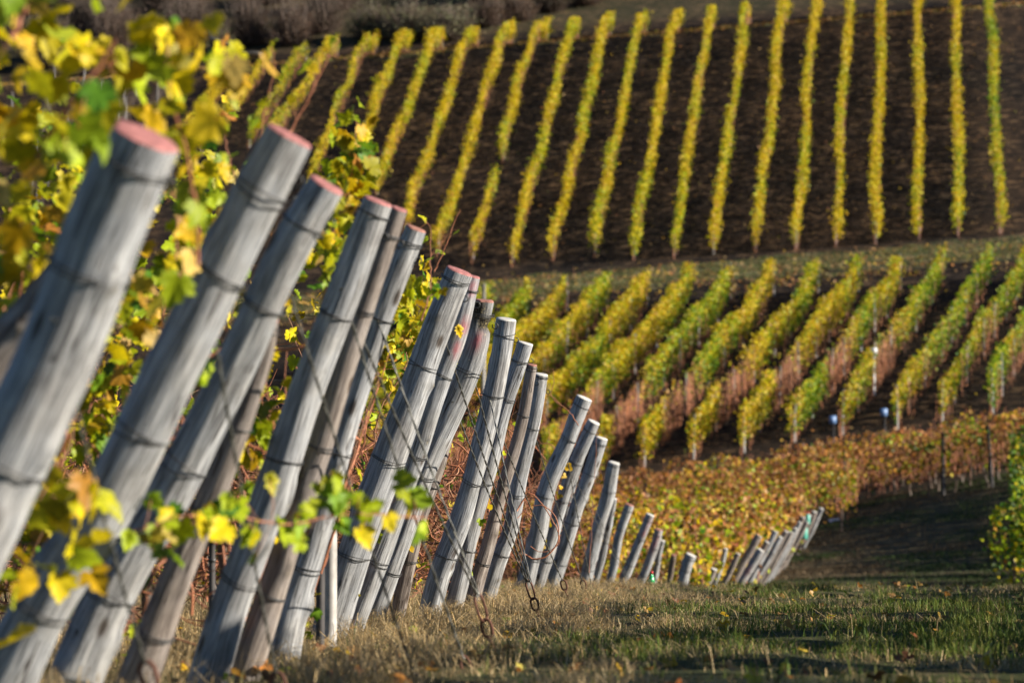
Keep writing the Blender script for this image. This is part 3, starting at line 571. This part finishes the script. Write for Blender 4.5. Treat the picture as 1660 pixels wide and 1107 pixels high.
while Y < 86:
    t = (Y - 46) / 40; w_ = [3.4 - 2 * t, 2.4 - t, 4 - 2.6 * t, 1.1 - .7 * t, .3, 2.0 + 2.8 * t, 1.2 + 1.2 * t, 1.8 + .4 * t, 1.2 + 2.4 * t]
    vine_wall(Y, -.075 * Y + 1.0, float(xend(Y)) if Y < 80 else .122 * Y - .1, 1.75 + .1 * t, 210, w_, 'orange-yellow vine row in the hollow, %s from the crest' % ordn[i], OR, sticks=4 + 7 * t, seed=i * 5.3, lsize=.125)
    Y += 2.15; i += 1
k = 0
while Y < 99.5:
    w_ = [1.2, 1.8, .8 if k else 2.4, .2 if k else 3, .3 if k else 3, 4.5, 2.0, 2.0, 3.4]
    vine_wall(Y, -5, 21, 2.0 if k < 1 else 1.75, 190, w_, ['long side-on vine row with green patches and dark posts facing the track', 'rusty orange vine row directly behind the side-on row', 'rusty vine row third behind the track', 'rusty vine row fourth behind the track', 'rusty vine row fifth behind the track', 'rusty vine row sixth behind the track', 'last rusty vine row below the yellow hill rows'][k], 'long rusty vine rows behind the track', .125, .0, (.5 if k == 0 else .4), 26, 9 if k == 0 else 2, darkpost=True, seed=50 + k * 4.1)
    Y += 2.1; k += 1

# right-hand vineyard block beside the track (only its first row ends reach into the picture)
Yr = 8.0; k = 0; kb = -1
while Yr < 86:  # unseen rows here are spaced and leafed to shade the headland and track
    vis = 55 < Yr < 90
    xr = .182 * Yr + 1.2 if Yr < 55 else (9.72 if Yr < 58.9 else .172 * Yr + .25)
    if vis: lb = 'dense green vine row end with yellow leaves at the right edge beside the track' if Yr < 58.9 else 'dark green vine row behind the bushy right-edge one, %s back' % ordn[min(25, kb)]
    else: lb = 'green vine row off to the right of the grassy headland, %s from the camera' % ordn[min(k, 25)]
    bush = 55 < Yr < 58.9; kb += Yr > 56.5
    o = root('vine_row', (xr, Yr, float(ground(xr, Yr))), lb, 'vine row', 'green vine rows right of the track'); n = 1700 if bush else (1500 if vis else 850); L_ = 4.5 if Yr > 50 else 5
    X = xr + L_ * rng.random(n) ** (1.0 if not bush else 1.2); hh = (1.85 if vis else 1.6) * (.85 + .3 * vnoise(X * 1.5 + Yr, X * 0)); z = .2 + (hh - .2) * rng.beta(1.4, 1.1, n)
    if bush: X = X - .22 + .3 * np.abs(z - 1.0) ** 2
    Yy = Yr + rng.normal(size=n) * (.32 if vis else .2); c = np.stack([X, Yy, ground(X, Yy) + z], 1); g = Geo()
    leaves(g, c, (.13 if vis else .2) * rng.uniform(.6, 1.2, n), pal(n, [3, 1, 5, 4, 3, .4, .1, .2, 0] if bush else [1.2, .4, 2.5, 5, 5, .3, .1, .2, 0]), 'far', .3, .2); g.build('foliage', M['leaf'], o)
    X = xr + .3
    while X < xr + L_: g = Geo(); trunk(g, X, Yr, .8, .03); g.build('vine_stem', M['cane'], o); X += 1.1
    Yr += 1.45 if Yr > 62 else (1.6 if Yr < 54 else 2.4); k += 1

# ------------------------------------------------------------ hill rows
def hill_row(pxs, y0, y1, label, group, dens, lsize, height, width, wts, seed, bare=None, stakes=0, low=.3, green_shade_low=.3, stake_ends=True, redden=None):
    """pxs: picture points at mid height of the row, top of hill first; they only give the plan line on the slope"""
    K = np.array([ray_ground(a, b_, y0, y1, height * .55) for a, b_ in pxs]); base = K.copy(); base[:, 2] = ground(K[:, 0], K[:, 1])
    L = np.concatenate([[0], np.cumsum(np.linalg.norm(np.diff(K[:, :2], axis=0), axis=1))]); n = int(L[-1] * dens); s = rng.uniform(0, L[-1], n)
    x = np.interp(s, L, K[:, 0]); y = np.interp(s, L, K[:, 1]); d = K[-1, :2] - K[0, :2]; d /= np.linalg.norm(d); nrm = np.array([-d[1], d[0]])
    vig = .35 + .9 * vnoise(s * .45 + seed * 7, np.full(n, seed)); vig2 = vnoise(s * 1.1 + seed * 3, np.full(n, seed + 9.))
    lf = np.ones(n)
    if bare is not None:
        px, py = proj(np.stack([x, y, ground(x, y) + height * .5], 1)); lf = bare(px, py)
    keep = rng.random(n) < np.clip(vig * .75 + .6 * vig2 + .08, .22, 1) * lf
    t = rng.beta(1.6, 1.15, n); hh = height * (.72 + .2 * vig2 + .25 * vig); z = low + (hh - low) * t; off = rng.normal(size=n) * width * (.45 + .75 * vig) * (1 - .35 * np.abs(t - .6)) + (vnoise(s * .2 + seed, s * 0) - .5) * .3
    c = np.stack([x + nrm[0] * off, y + nrm[1] * off, 0 * x], 1); c[:, 2] = ground(c[:, 0], c[:, 1]) + z
    patch = vnoise(s * .22 + seed * 2, np.full(n, seed + 4.)) * .6 + .4 * vnoise(s * .8 + seed, np.full(n, seed + 2.)); W_ = np.tile(np.asarray(wts, float), (n, 1)); gp = sstep(.42, .66, patch + .12 * (.5 - t))
    W_[:, 2] *= .5 + 1.8 * gp; W_[:, 3] *= .15 + 2.6 * gp; W_[:, 1] *= 1.5 - gp; W_[:, 3:5] *= (1 + 2.5 * (1 - t) ** 2 * green_shade_low)[:, None]  # low leaves are greener; the extra dark green paints in the neighbour row's shade
    if bare is not None: W_[:, 5] += 2.2 * (1 - lf); W_[:, 7] += 3 * (1 - lf)
    o = root('vine_row', base[0], label, 'vine row', group); g = Geo(); leaves(g, c[keep], lsize * rng.uniform(.65, 1.2, keep.sum()), pal(n, W_)[keep], 'far', .3, .2); g.build('foliage', M['leaf'], o)
    # bare canes and stems
    n2 = int(L[-1] * 5); s2 = rng.uniform(0, L[-1], n2); x = np.interp(s2, L, K[:, 0]) + rng.normal(size=n2) * .05; y = np.interp(s2, L, K[:, 1])
    if bare is not None:
        px, py = proj(np.stack([x, y, ground(x, y) + .8], 1)); bl = 1 - bare(px, py); rep = np.where(bl > .4, 5, 1); x = np.repeat(x, rep) + rng.normal(size=rep.sum()) * .08; y = np.repeat(y, rep) + rng.normal(size=rep.sum()) * .15; bl = np.repeat(bl, rep)
    else: bl = np.zeros(n2)
    n2 = len(x); b0 = np.stack([x, y, ground(x, y)], 1); e = b0 + np.stack([rng.normal(size=n2) * .07, rng.normal(size=n2) * .07, height * rng.uniform(.45, .95, n2)], 1)
    v, q = tubes(np.stack([b0, (b0 + e) / 2 + rng.normal(size=(n2, 3)) * .03, e], 1), np.tile([.012, .010, .007], (n2, 1)), 3); g = Geo(); g.add(v, q, np.repeat(np.array([.42, .16, .065]) * rng.uniform(.3, 1.4, (n2, 1)), 9, 0)); g.build('canes', M['cane'], o)
    ss = list(np.linspace(0, L[-1], stakes)) if stakes > 1 else []
    for q_, a in enumerate(ss):
        if 0 < q_ < len(ss) - 1: a += rng.uniform(-.7, .7)
        elif q_ > 0: a -= .9 if stakes == 2 else .5
        else: a += .1
        x, y = float(np.interp(a, L, K[:, 0])), float(np.interp(a, L, K[:, 1])); gz = float(ground(x, y)); g = Geo()
        hgt = height * (rng.uniform(.85, .98) if stakes > 2 else .75); tube1(g, [(x + rng.normal() * .03, y, gz + hgt), (x, y, gz + hgt / 2), (x, y, gz - .05)], .038, 6); g.build('stake', M['stake'], o)
    return K
UP = [[(1602, -30), (1610, 150), (1622, 365)], [(1546, -30), (1551, 180), (1553, 365)], [(1486, -30), (1489, 180), (1490, 372)], [(1429, -30), (1425, 180), (1420, 378)], [(1379, -30), (1366, 180), (1355, 382)], [(1325, -30), (1308, 180), (1290, 382)],
      [(1275, -30), (1250, 180), (1224, 385)], [(1215, -30), (1184, 200), (1155, 390)], [(1157, 5), (1128, 170), (1092, 395)], [(1101, 12), (1068, 180), (1026, 400)], [(1046, 18), (1006, 190), (963, 396)], [(990, 22), (944, 210), (895, 402)], [(937, 28), (886, 210), (829, 410)],
      [(887, 36), (838, 140), (815, 245)], [(832, 42), (772, 200), (708, 395)], [(776, 48), (716, 185), (655, 360)], [(718, 52), (655, 190), (608, 300)], [(664, 62), (600, 195), (560, 300)], [(610, 64), (560, 145), (500, 300)], [(548, 72), (508, 125), (420, 240)],
      [(497, 80), (462, 130), (400, 225)], [(441, 84), (410, 130), (320, 240)], [(385, 92), (350, 150), (290, 220)], [(803, 285), (786, 340), (764, 405)]]
for i, pts in enumerate(UP):
    lb = 'yellow vine row on the upper slope, %s from the right edge' % ordn[i] if i < 23 else 'short separate lower stretch of yellow vines on the upper slope, below the broken row'
    if i == 13: lb = 'broken-off yellow vine row on the upper slope with a white stake at its lower end'
    thin = (1.0 if i < 18 else .6)
    hill_row(pts, 143.5, 192, lb, 'yellow vine rows on the upper slope', 180 * thin, .13, 1.5, .135 * (1 if i < 18 else .75), [6.5, 2.4, 3.0, .8, .1, .3, .1, .3, 0] if i else [3, 1, 5, 4, .3, .2, .1, .2, 0], 3.3 + i * 1.7, stakes=2)
TX = [725, 790, 855, 920, 985, 1050, 1115, 1185, 1255, 1327, 1392, 1460, 1527, 1600, 1662, 1725, 1790]; TY = [465, 460, 455, 447, 442, 437, 430, 427, 422, 418, 415, 412, 402, 402, 398, 392, 388]
BX = [480, 560, 640, 722, 805, 890, 968, 1046, 1126, 1208, 1290, 1368, 1457, 1530, 1612, 1695]; BX = [400] + BX; BY = [770, 765, 760, 755, 750, 742, 732, 722, 706, 694, 682, 664, 652, 644, 632, 618, 604]
def bare_mid(px, py):
    y1 = 652 - .2 * (px - 960); y2 = 692 - .25 * (px - 1050); b_ = sstep(y1 - 22, y1 + 12, py) * (1 - sstep(y2 - 14, y2 + 4, py)); b_ = b_ * (1 - .55 * sstep(1400, 1480, px))
    return np.clip(1 - .95 * b_ + .0 * px, .03, 1)
for i in range(len(TX)):
    a = (TX[i], TY[i] + 24); b_ = (BX[i] - 6, BY[i] + 16); lb = 'yellow-green vine row on the lower slope, bare brown halfway, %s from the left' % ordn[i]
    if i > 11: lb = 'greener thin vine row on the lower slope, %s from the right edge' % ordn[len(TX) - 1 - i]
    A = ray_ground(*a, 128, 142, .9); B = ray_ground(*b_, 99.5, 118, .9)
    # straight in plan: a middle point from the plan line
    mids = [proj([*(A[:2] + (B[:2] - A[:2]) * t), float(ground(*(A[:2] + (B[:2] - A[:2]) * t))) + .88]) for t in (.33, .66)]
    hill_row([a] + [(float(m_[0]), float(m_[1])) for m_ in mids] + [b_], 99.5, 142, lb, 'vine rows on the lower slope', 380 if i < 12 else 230, .12, 1.75, .12 if i < 12 else .10, [5.2, 2.0, 4.2, 2.4, .4, .6, .2, .6, 0] if i < 11 else [2.5, 1.2, 5, 3.5, .5, .5, .2, .6, 0], 40 + i * 2.3, bare=bare_mid, stakes=8, green_shade_low=1.5)
# bare staked rows at the far left
for i, (x, y, y2, x2) in enumerate([(88, 105, 330, 40), (137, 100, 340, 60), (165, 125, 340, 110), (240, 80, 330, 140), (200, 130, 330, 150), (268, 105, 300, 200), (20, 150, 400, -60)]):
    a = ray_ground(x, y + 25, 143, 190, 0.6); b_ = ray_ground(x2, y2, 143, 190, .6); o = root('vine_row', (a[0], a[1], float(ground(a[0], a[1]))), 'leafless dark vine row with grey stakes, %s of the far-left ones' % ordn[i], 'vine row', 'leafless staked rows at the far left')
    for t in np.linspace(0, 1, 6):
        p = a[:2] + (b_[:2] - a[:2]) * t; gz = float(ground(*p)); g = Geo(); tube1(g, [(p[0], p[1], gz + 1.6), (p[0], p[1], gz + .8), (p[0], p[1], gz - .05)], .045, 6); g.build('stake', M['stake'], o)
    n = 260; t = rng.random(n); p = a[:2] + (b_[:2] - a[:2]) * t[:, None] + rng.normal(size=(n, 2)) * .15; b0 = np.stack([p[:, 0], p[:, 1], ground(p[:, 0], p[:, 1])], 1); e = b0 + np.stack([rng.normal(size=n) * .25, rng.normal(size=n) * .2, rng.uniform(.4, 1.2, n)], 1)
    v, q = tubes(np.stack([b0, (b0 + e) / 2, e], 1), np.tile([.012, .010, .006], (n, 1)), 3); g = Geo(); g.add(v, q, np.repeat(np.array([.10, .07, .05]) * rng.uniform(.5, 1.5, (n, 1)), 9, 0)); g.build('canes', M['cane'], o)

# ------------------------------------------------------------ shrubs above the top path
def shrub(px, Yd, h, wdt, label, leafc, nleaf, twc=np.array([.085, .055, .04])):
    X = (px - 830) / F * Yd; gz = float(ground(X, Yd)); o = root('shrub', (X, Yd, gz), label, 'shrub', 'shrubs above the top path'); n = 600
    d = rng.normal(size=(n, 3)); d[:, 2] = np.abs(d[:, 2]) + .35; d /= np.linalg.norm(d, axis=1, keepdims=True); b0 = np.array([X, Yd, gz]) + rng.normal(size=(n, 3)) * np.array([wdt * .14, wdt * .1, 0]) + d * np.array([wdt, wdt * .7, h]) * .25 * rng.random((n, 1)); ln = rng.uniform(.35, 1.0, (n, 1)); e = b0 + d * np.array([wdt * .55, wdt * .4, h * .85]) * ln
    mid_ = (b0 + e) / 2 + rng.normal(size=(n, 3)) * .12; v, q = tubes(np.stack([b0, mid_, e], 1), np.tile([.022, .013, .006], (n, 1)), 3); g = Geo(); g.add(v, q, np.repeat(twc * rng.uniform(.5, 1.7, (n, 1)), 9, 0)); g.build('branches', M['cane'], o)
    j = rng.integers(0, n, nleaf); t = rng.uniform(.45, 1.05, (nleaf, 1)); c = b0[j] + (e[j] - b0[j]) * t + rng.normal(size=(nleaf, 3)) * .14; cl = leafc * rng.uniform(.5, 1.5, (nleaf, 1)) * (1 + rng.normal(size=(nleaf, 3)) * .08)
    g = Geo(); leaves(g, c, .13 * rng.uniform(.6, 1.3, nleaf), np.clip(cl, 0, 1), 'far', .3, .2); g.build('foliage', M['leaf'], o)
SB = [(-40, 196, 4.6, 3.4, 'brown'), (70, 195, 5.0, 3.6, 'dark'), (180, 197, 5.2, 3.6, 'brown'), (215, 192, 1.8, 1.5, 'grey'), (290, 198, 5.0, 3.4, 'dark'), (345, 194, 3.0, 2.4, 'olive'), (400, 197, 4.4, 3.2, 'brown'), (470, 196, 4.0, 3.0, 'brown'), (520, 199, 4.5, 3.0, 'dark'), (600, 196, 3.2, 2.9, 'olive'), (665, 195, 3.4, 3.2, 'grey'), (730, 194, 2.9, 3.0, 'grey'), (790, 197, 3.0, 2.4, 'brown'), (840, 198, 2.6, 2.2, 'brown'), (890, 200, 2.5, 2.4, 'dark'), (950, 201, 2.2, 2.2, 'brown'), (1010, 203, 2.2, 2.0, 'dark')]
SC = dict(brown=(np.array([.12, .075, .05]), 1500), dark=(np.array([.04, .035, .02]), 1500), olive=(np.array([.13, .14, .06]), 2000), grey=(np.array([.21, .21, .13]), 2400))
for i, (a, b_, c, d, kk) in enumerate(SB):
    shrub(a, b_, c, d, '%s shrub above the top path, %s from the left' % ({'brown': 'bare reddish brown', 'dark': 'dark brownish', 'olive': 'olive green', 'grey': 'grey-green leafy'}[kk], ordn[i]), SC[kk][0], SC[kk][1])
for i in range(18):                                   # scrub further up the bank
    a = -60 + i * 62 + rng.uniform(-15, 15); Yd = rng.uniform(203, 212); shrub(a, Yd, rng.uniform(3.2, 4.8), rng.uniform(3, 4), 'dark scrub bush high on the bank behind the shrubs, %s from the left' % ordn[i], np.array([.06, .05, .035]), 900)

# ------------------------------------------------------------ small things
# collapsed pale sheet at the end of the top path
a = at(338, 62, 189.); b_ = at(424, 90, 187.5); gz = float(ground(b_[0], 188)); o = root('collapsed_shelter', ((a[0] + b_[0]) / 2, 188, gz), 'collapsed lean-to with pale bent sheet roof left of the top path', 'shelter')
g = Geo(); ts = np.linspace(0, 1, 12); v = []
for t in ts:
    p = a + (b_ - a) * t; sg = .25 * math.sin(t * 7) * t + .1 * math.sin(t * 17)
    for yy in (0, 2.0):
        for zz in (0, .07): v.append([p[0], p[1] + yy, p[2] + sg + zz - .1 * yy])
v = np.array(v); q = []
for i in range(11):
    for (j, k_) in ((0, 1), (1, 3), (3, 2), (2, 0)): q.append([4 * i + j, 4 * i + k_, 4 * i + 4 + k_, 4 * i + 4 + j])
q += [[0, 2, 3, 1], [44, 45, 47, 46]]
g.add(v, np.array(q)); g.build('sheet_roof', M['stake'], o)
for t in (.03, .5):
    g = Geo(); p = a + (b_ - a) * t; zz = float(ground(p[0], p[1])); tube1(g, [(p[0], p[1] + .2, p[2]), (p[0], p[1] + .2, (p[2] + zz) / 2), (p[0], p[1] + .2, zz - .1)], .07, 6); g.build('support', M['darkstake'], o)
g = Geo(); n = 220; p = a + (b_ - a) * rng.random((n, 1)) + np.stack([rng.normal(size=n) * .2, rng.uniform(.3, 1.8, n), rng.uniform(-1.2, -.2, n)], 1); p[:, 2] = np.maximum(p[:, 2], ground(p[:, 0], p[:, 1])); leaves(g, p, .3 * np.ones(n), np.tile([.04, .03, .025], (n, 1)), 'far'); g.build('brush_heap', M['petal'], o)
# instrument pole
p = ray_ground(1417, 640, 104, 130); o = root('instrument_pole', p, 'tall white pole with small box on top among the lower slope rows', 'pole'); h = 80 * p[1] / F
g = Geo(); tube1(g, [p + [0, 0, z] for z in (-.1, h * .5, h * .86)], .045, 8); g.build('pole', M['white'], o)
g = Geo(); box(g, p + [0, 0, h * .9], (.24, .16, .2)); g.build('box', M['white'], o); g = Geo(); tube1(g, [p + [.05, 0, h * .97], p + [.05, 0, h * 1.02], p + [.05, 0, h * 1.08]], .03, 6); g.build('sensor_rod', M['stake'], o)
for (px, py, lb) in ((1350, 680, 'small pale blue plate on a row-end stake, left one of the two'), (1433, 668, 'small pale blue plate on a row-end stake, right one of the two')):
    p = at(px, py, 101.3); gz = float(ground(p[0], p[1])); o = root('marker_plate', (p[0], p[1], gz), lb, 'marker plate', 'pale blue plates on row ends'); g = Geo(); box(g, p, (.25, .03, .27), .2); g.build('plate', M['blue'], o)
    g = Geo(); tube1(g, [(p[0] + .03, p[1] + .07, p[2] + .05), (p[0] + .03, p[1] + .07, (p[2] + gz) / 2), (p[0] + .03, p[1] + .07, gz - .05)], .04, 6); g.build('stake', M['darkstake'], o)
def lathe(g, base, prof, k=14, tilt=(0, 0)):
    prof = np.array(prof); a = np.arange(k) / k * 2 * np.pi; V = np.stack([np.outer(prof[:, 0], np.cos(a)) + prof[:, 1:2] * tilt[0], np.outer(prof[:, 0], np.sin(a)) + prof[:, 1:2] * tilt[1], np.repeat(prof[:, 1:2], k, 1)], -1) + np.asarray(base)
    n = len(prof); idx = np.arange(n * k).reshape(n, k); nx = np.roll(idx, -1, 1); g.add(V.reshape(-1, 3), [np.stack([idx[:-1], nx[:-1], nx[1:], idx[1:]], -1).reshape(-1, 4), idx[0][::-1][None], idx[-1][None]])
p = at(1055, 957, 28.3); o = root('plastic_bottle', p, 'green plastic bottle with red cap in the grass at the crest', 'bottle'); s = 1.0
g = Geo(); lathe(g, p, [(.028, 0), (.034, .012), (.034, .06), (.031, .075), (.034, .09), (.033, .11), (.022, .14), (.013, .16), (.012, .172)], 16, (.05, 0)); g.build('body', M['green'], o, True)
g = Geo(); lathe(g, p + [.05 * .17, 0, .168], [(.016, 0), (.0165, .02), (.014, .024)], 12); g.build('cap', M['red'], o)
for (px, py, s, lb) in ((1303, 874, 1.9, 'larger teal plastic bottle hung on a far leaning post'), (1309, 850, 1.3, 'smaller teal plastic bottle higher in the fan of far posts')):
    p = at(px, py, 68.); o = root('plastic_bottle', p, lb, 'bottle', 'teal bottles hung on the far posts'); g = Geo(); lathe(g, p, [(.04 * s, 0), (.05 * s, .02 * s), (.05 * s, .15 * s), (.02 * s, .2 * s)], 12); g.build('body', M['teal'], o, True)
    g = Geo(); lathe(g, p + [0, 0, .2 * s], [(.022 * s, 0), (.02 * s, .03 * s)], 10); g.build('cap', M['red'], o)
p = ray_ground(1352, 845, 60, 92); o = root('paper_scrap', p, 'crumpled white scrap lying on the shaded track under a dark post', 'scrap'); g = Geo(); n = 9
xx, yy = np.meshgrid(np.linspace(-.15, .15, n), np.linspace(-.3, .3, n)); zz = .03 + .05 * rng.random((n, n)); v = np.stack([p[0] + xx, p[1] + yy, ground(p[0] + xx, p[1] + yy) + zz], -1).reshape(-1, 3); idx = np.arange(n * n).reshape(n, n)
g.add(v, np.stack([idx[:-1, :-1], idx[:-1, 1:], idx[1:, 1:], idx[1:, :-1]], -1).reshape(-1, 4)); ob = g.build('sheet', M['white'], o); md = ob.modifiers.new('thick', 'SOLIDIFY'); md.thickness = .006

# ------------------------------------------------------------ grass, litter
def blades(g, X, Y, h, wd, col, bend=.5, seg3=True):
    n = len(X); Z = ground(X, Y); a = rng.uniform(0, 2 * np.pi, n); side = np.stack([np.cos(a), np.sin(a), 0 * a], 1); la = rng.uniform(0, 2 * np.pi, n); ln = np.stack([np.cos(la), np.sin(la), 0 * la], 1) * (np.abs(rng.normal(size=n)) * bend * h)[:, None]
    b0 = np.stack([X, Y, Z - .006], 1); up = np.zeros((n, 3)); up[:, 2] = 1; hh = h[:, None]; w2 = (wd / 2)[:, None]
    v = np.stack([b0 - side * w2, b0 + side * w2, b0 + up * hh * .55 + ln * .35 + side * w2 * .8, b0 + up * hh * .55 + ln * .35 - side * w2 * .8, b0 + up * hh * .95 * np.clip(1 - .3 * bend, .3, 1) + ln], 1)
    i = (np.arange(n) * 5)[:, None]; g.add(v.reshape(-1, 3), [i + np.array([[0, 1, 2, 3]]), i + np.array([[3, 2, 4]])], np.repeat(col, 5, 0))
def rowx(Y): return np.interp(Y, [p['depth'] for p in (PP[k_] for k_ in KEYS)], [p['C'][-1][0] for p in (PP[k_] for k_ in KEYS)])
def scatter(n, y0, y1, pw=1.0):
    Y_ = (rng.uniform(y0 ** pw, y1 ** pw, n)) ** (1 / pw); X_ = rng.uniform(-1, 1, n) * (.19 * Y_ + .5); return X_, Y_
N = 480000; X, Yv = scatter(N, 7.6, 30, 1.5); d = X - rowx(Yv)
cl = sstep(.25, .8, vnoise(X * 3.4, Yv * 2.6) * .5 + .5 * vnoise(X * 9 + 5, Yv * 7))
lush = sstep(.35, 1.3, d + (vnoise(X * 1.2 + 30, Yv * .8) - .5) * 1.6) * sstep(.46, .62, vnoise(X * .8 + 11, Yv * .9 + 7) * .6 + .4 * vnoise(X * 2.6 + 1, Yv * 2.4))
bare = sstep(.42, .50, vnoise(X * .9 + 70, Yv * 1.6 + 20) * .6 + .4 * vnoise(X * 3.1 + 7, Yv * 3.3))
isg = rng.random(N) < .08 + lush * .62; keep = rng.random(N) < np.clip(bare, .12, 1) * (.18 + 1.0 * cl) * np.where(d < -2.5, .5, 1) * np.where(isg, 1, 1 - .5 * sstep(.8, 2.2, d))
dryh = (.025 + .10 * cl * np.exp(-np.clip(d - .5, 0, 9) * 1.0) + .035 * cl) * rng.uniform(.4, 1.5, N); grh = (.015 + .085 * cl) * rng.uniform(.5, 1.4, N)
gcol = np.array([.07, .135, .018]) * rng.uniform(.4, 1.5, (N, 1)) + np.array([.17, .11, .03]) * rng.random((N, 1)) ** 2; dcol = np.array([.74, .60, .38]) * rng.uniform(.25, 1.3, (N, 1)) * (1 - .35 * rng.random((N, 1)) * np.array([0, .4, 1]))
k1 = keep & isg; k2 = keep & ~isg
g = Geo(); blades(g, X[k1], Yv[k1], grh[k1], rng.uniform(.0025, .005, k1.sum()), gcol[k1], .6); o = g.build('green_grass', M['grass']); o['kind'] = 'stuff'
g = Geo(); blades(g, X[k2], Yv[k2], dryh[k2], rng.uniform(.002, .0045, k2.sum()), dcol[k2], 1.8)
n3 = 3200; X3, Y3 = scatter(n3, 8.5, 29); d3 = X3 - rowx(Y3); kk = (d3 > -1.5) & (rng.random(n3) < np.exp(-np.clip(d3 - .3, 0, 9) * .9) + .06); blades(g, X3[kk], Y3[kk], rng.uniform(.07, .21, kk.sum()), rng.uniform(.002, .0035, kk.sum()), np.array([.55, .42, .24]) * rng.uniform(.6, 1.2, (kk.sum(), 1)), .7)
o = g.build('dry_grass', M['grass']); o['kind'] = 'stuff'
g = Geo(); n4 = 90000; Y4 = rng.uniform(30, 92, n4); X4 = np.where(Y4 < 80, xend(Y4), 8.6) - .4 + rng.random(n4) * 8.5; c4 = vnoise(X4 * 1.2, Y4 * .9); k4 = rng.random(n4) < .3 + c4; g4 = np.where((rng.random((n4, 1)) < sstep(.55, .75, vnoise(X4 * .4 + 3, Y4 * .5))[:, None]), np.array([.06, .10, .025]), np.array([.17, .12, .07])) * rng.uniform(.4, 1.4, (n4, 1))
blades(g, X4[k4], Y4[k4], (.04 + .10 * c4[k4]), rng.uniform(.008, .018, k4.sum()), g4[k4], .8); o = g.build('track_grass', M['grass']); o['kind'] = 'stuff'
g = Geo(); n5 = 2200; X5, Y5 = scatter(n5, 8, 29, 1.5); d5 = X5 - rowx(Y5); kk = (rng.random(n5) < .25 + .7 * np.exp(-np.abs(d5))); X5, Y5 = X5[kk], Y5[kk]; n5 = len(X5)
leaves(g, np.stack([X5, Y5, ground(X5, Y5) + rng.uniform(.01, .05, n5)], 1), .06 * rng.uniform(.6, 1.3, n5), pal(n5, [1.5, 2, .6, .3, 0, 3, 3, 3, 1]), 'mid', 1.5, .5); o = g.build('fallen_leaves', M['leaf']); o['kind'] = 'stuff'
g = Geo()
for (ya, yb, n6, sz) in ((133, 142.5, 16000, .15), (184.5, 192, 40000, .18), (104, 184, 10000, .12)):
    Y6 = rng.uniform(ya, yb, n6); X6 = rng.uniform(-.2, .2, n6) * Y6; keep6 = rng.random(n6) < vnoise(X6 * .7, Y6 * 1.1) * 1.1; X6, Y6 = X6[keep6], Y6[keep6]; n6 = len(X6)
    leaves(g, np.stack([X6, Y6, ground(X6, Y6) + .04], 1), sz * rng.uniform(.5, 1.3, n6), pal(n6, [.6, 1.2, .3, .3, .3, 3, 3, 4, 1]) * .8, 'far', 1.5, .3)
o = g.build('leaf_litter', M['petal']); o['kind'] = 'stuff'
g = Geo(); n7 = 60000; Y7 = rng.uniform(134.5, 143, n7); X7 = rng.uniform(-.2, .2, n7) * Y7; c7 = vnoise(X7 * .8, Y7); k7 = rng.random(n7) < band(X7, Y7) * c7 * 1.3; blades(g, X7[k7], Y7[k7], .06 + .14 * c7[k7], rng.uniform(.02, .04, k7.sum()), np.where(rng.random((k7.sum(), 1)) < .65, np.array([.09, .13, .04]), np.array([.24, .18, .09])) * rng.uniform(.5, 1.4, (k7.sum(), 1)), .6)
o = g.build('terrace_grass', M['grass']); o['kind'] = 'stuff'
for ob in sc.objects:
    if '_o' in ob: del ob['_o']
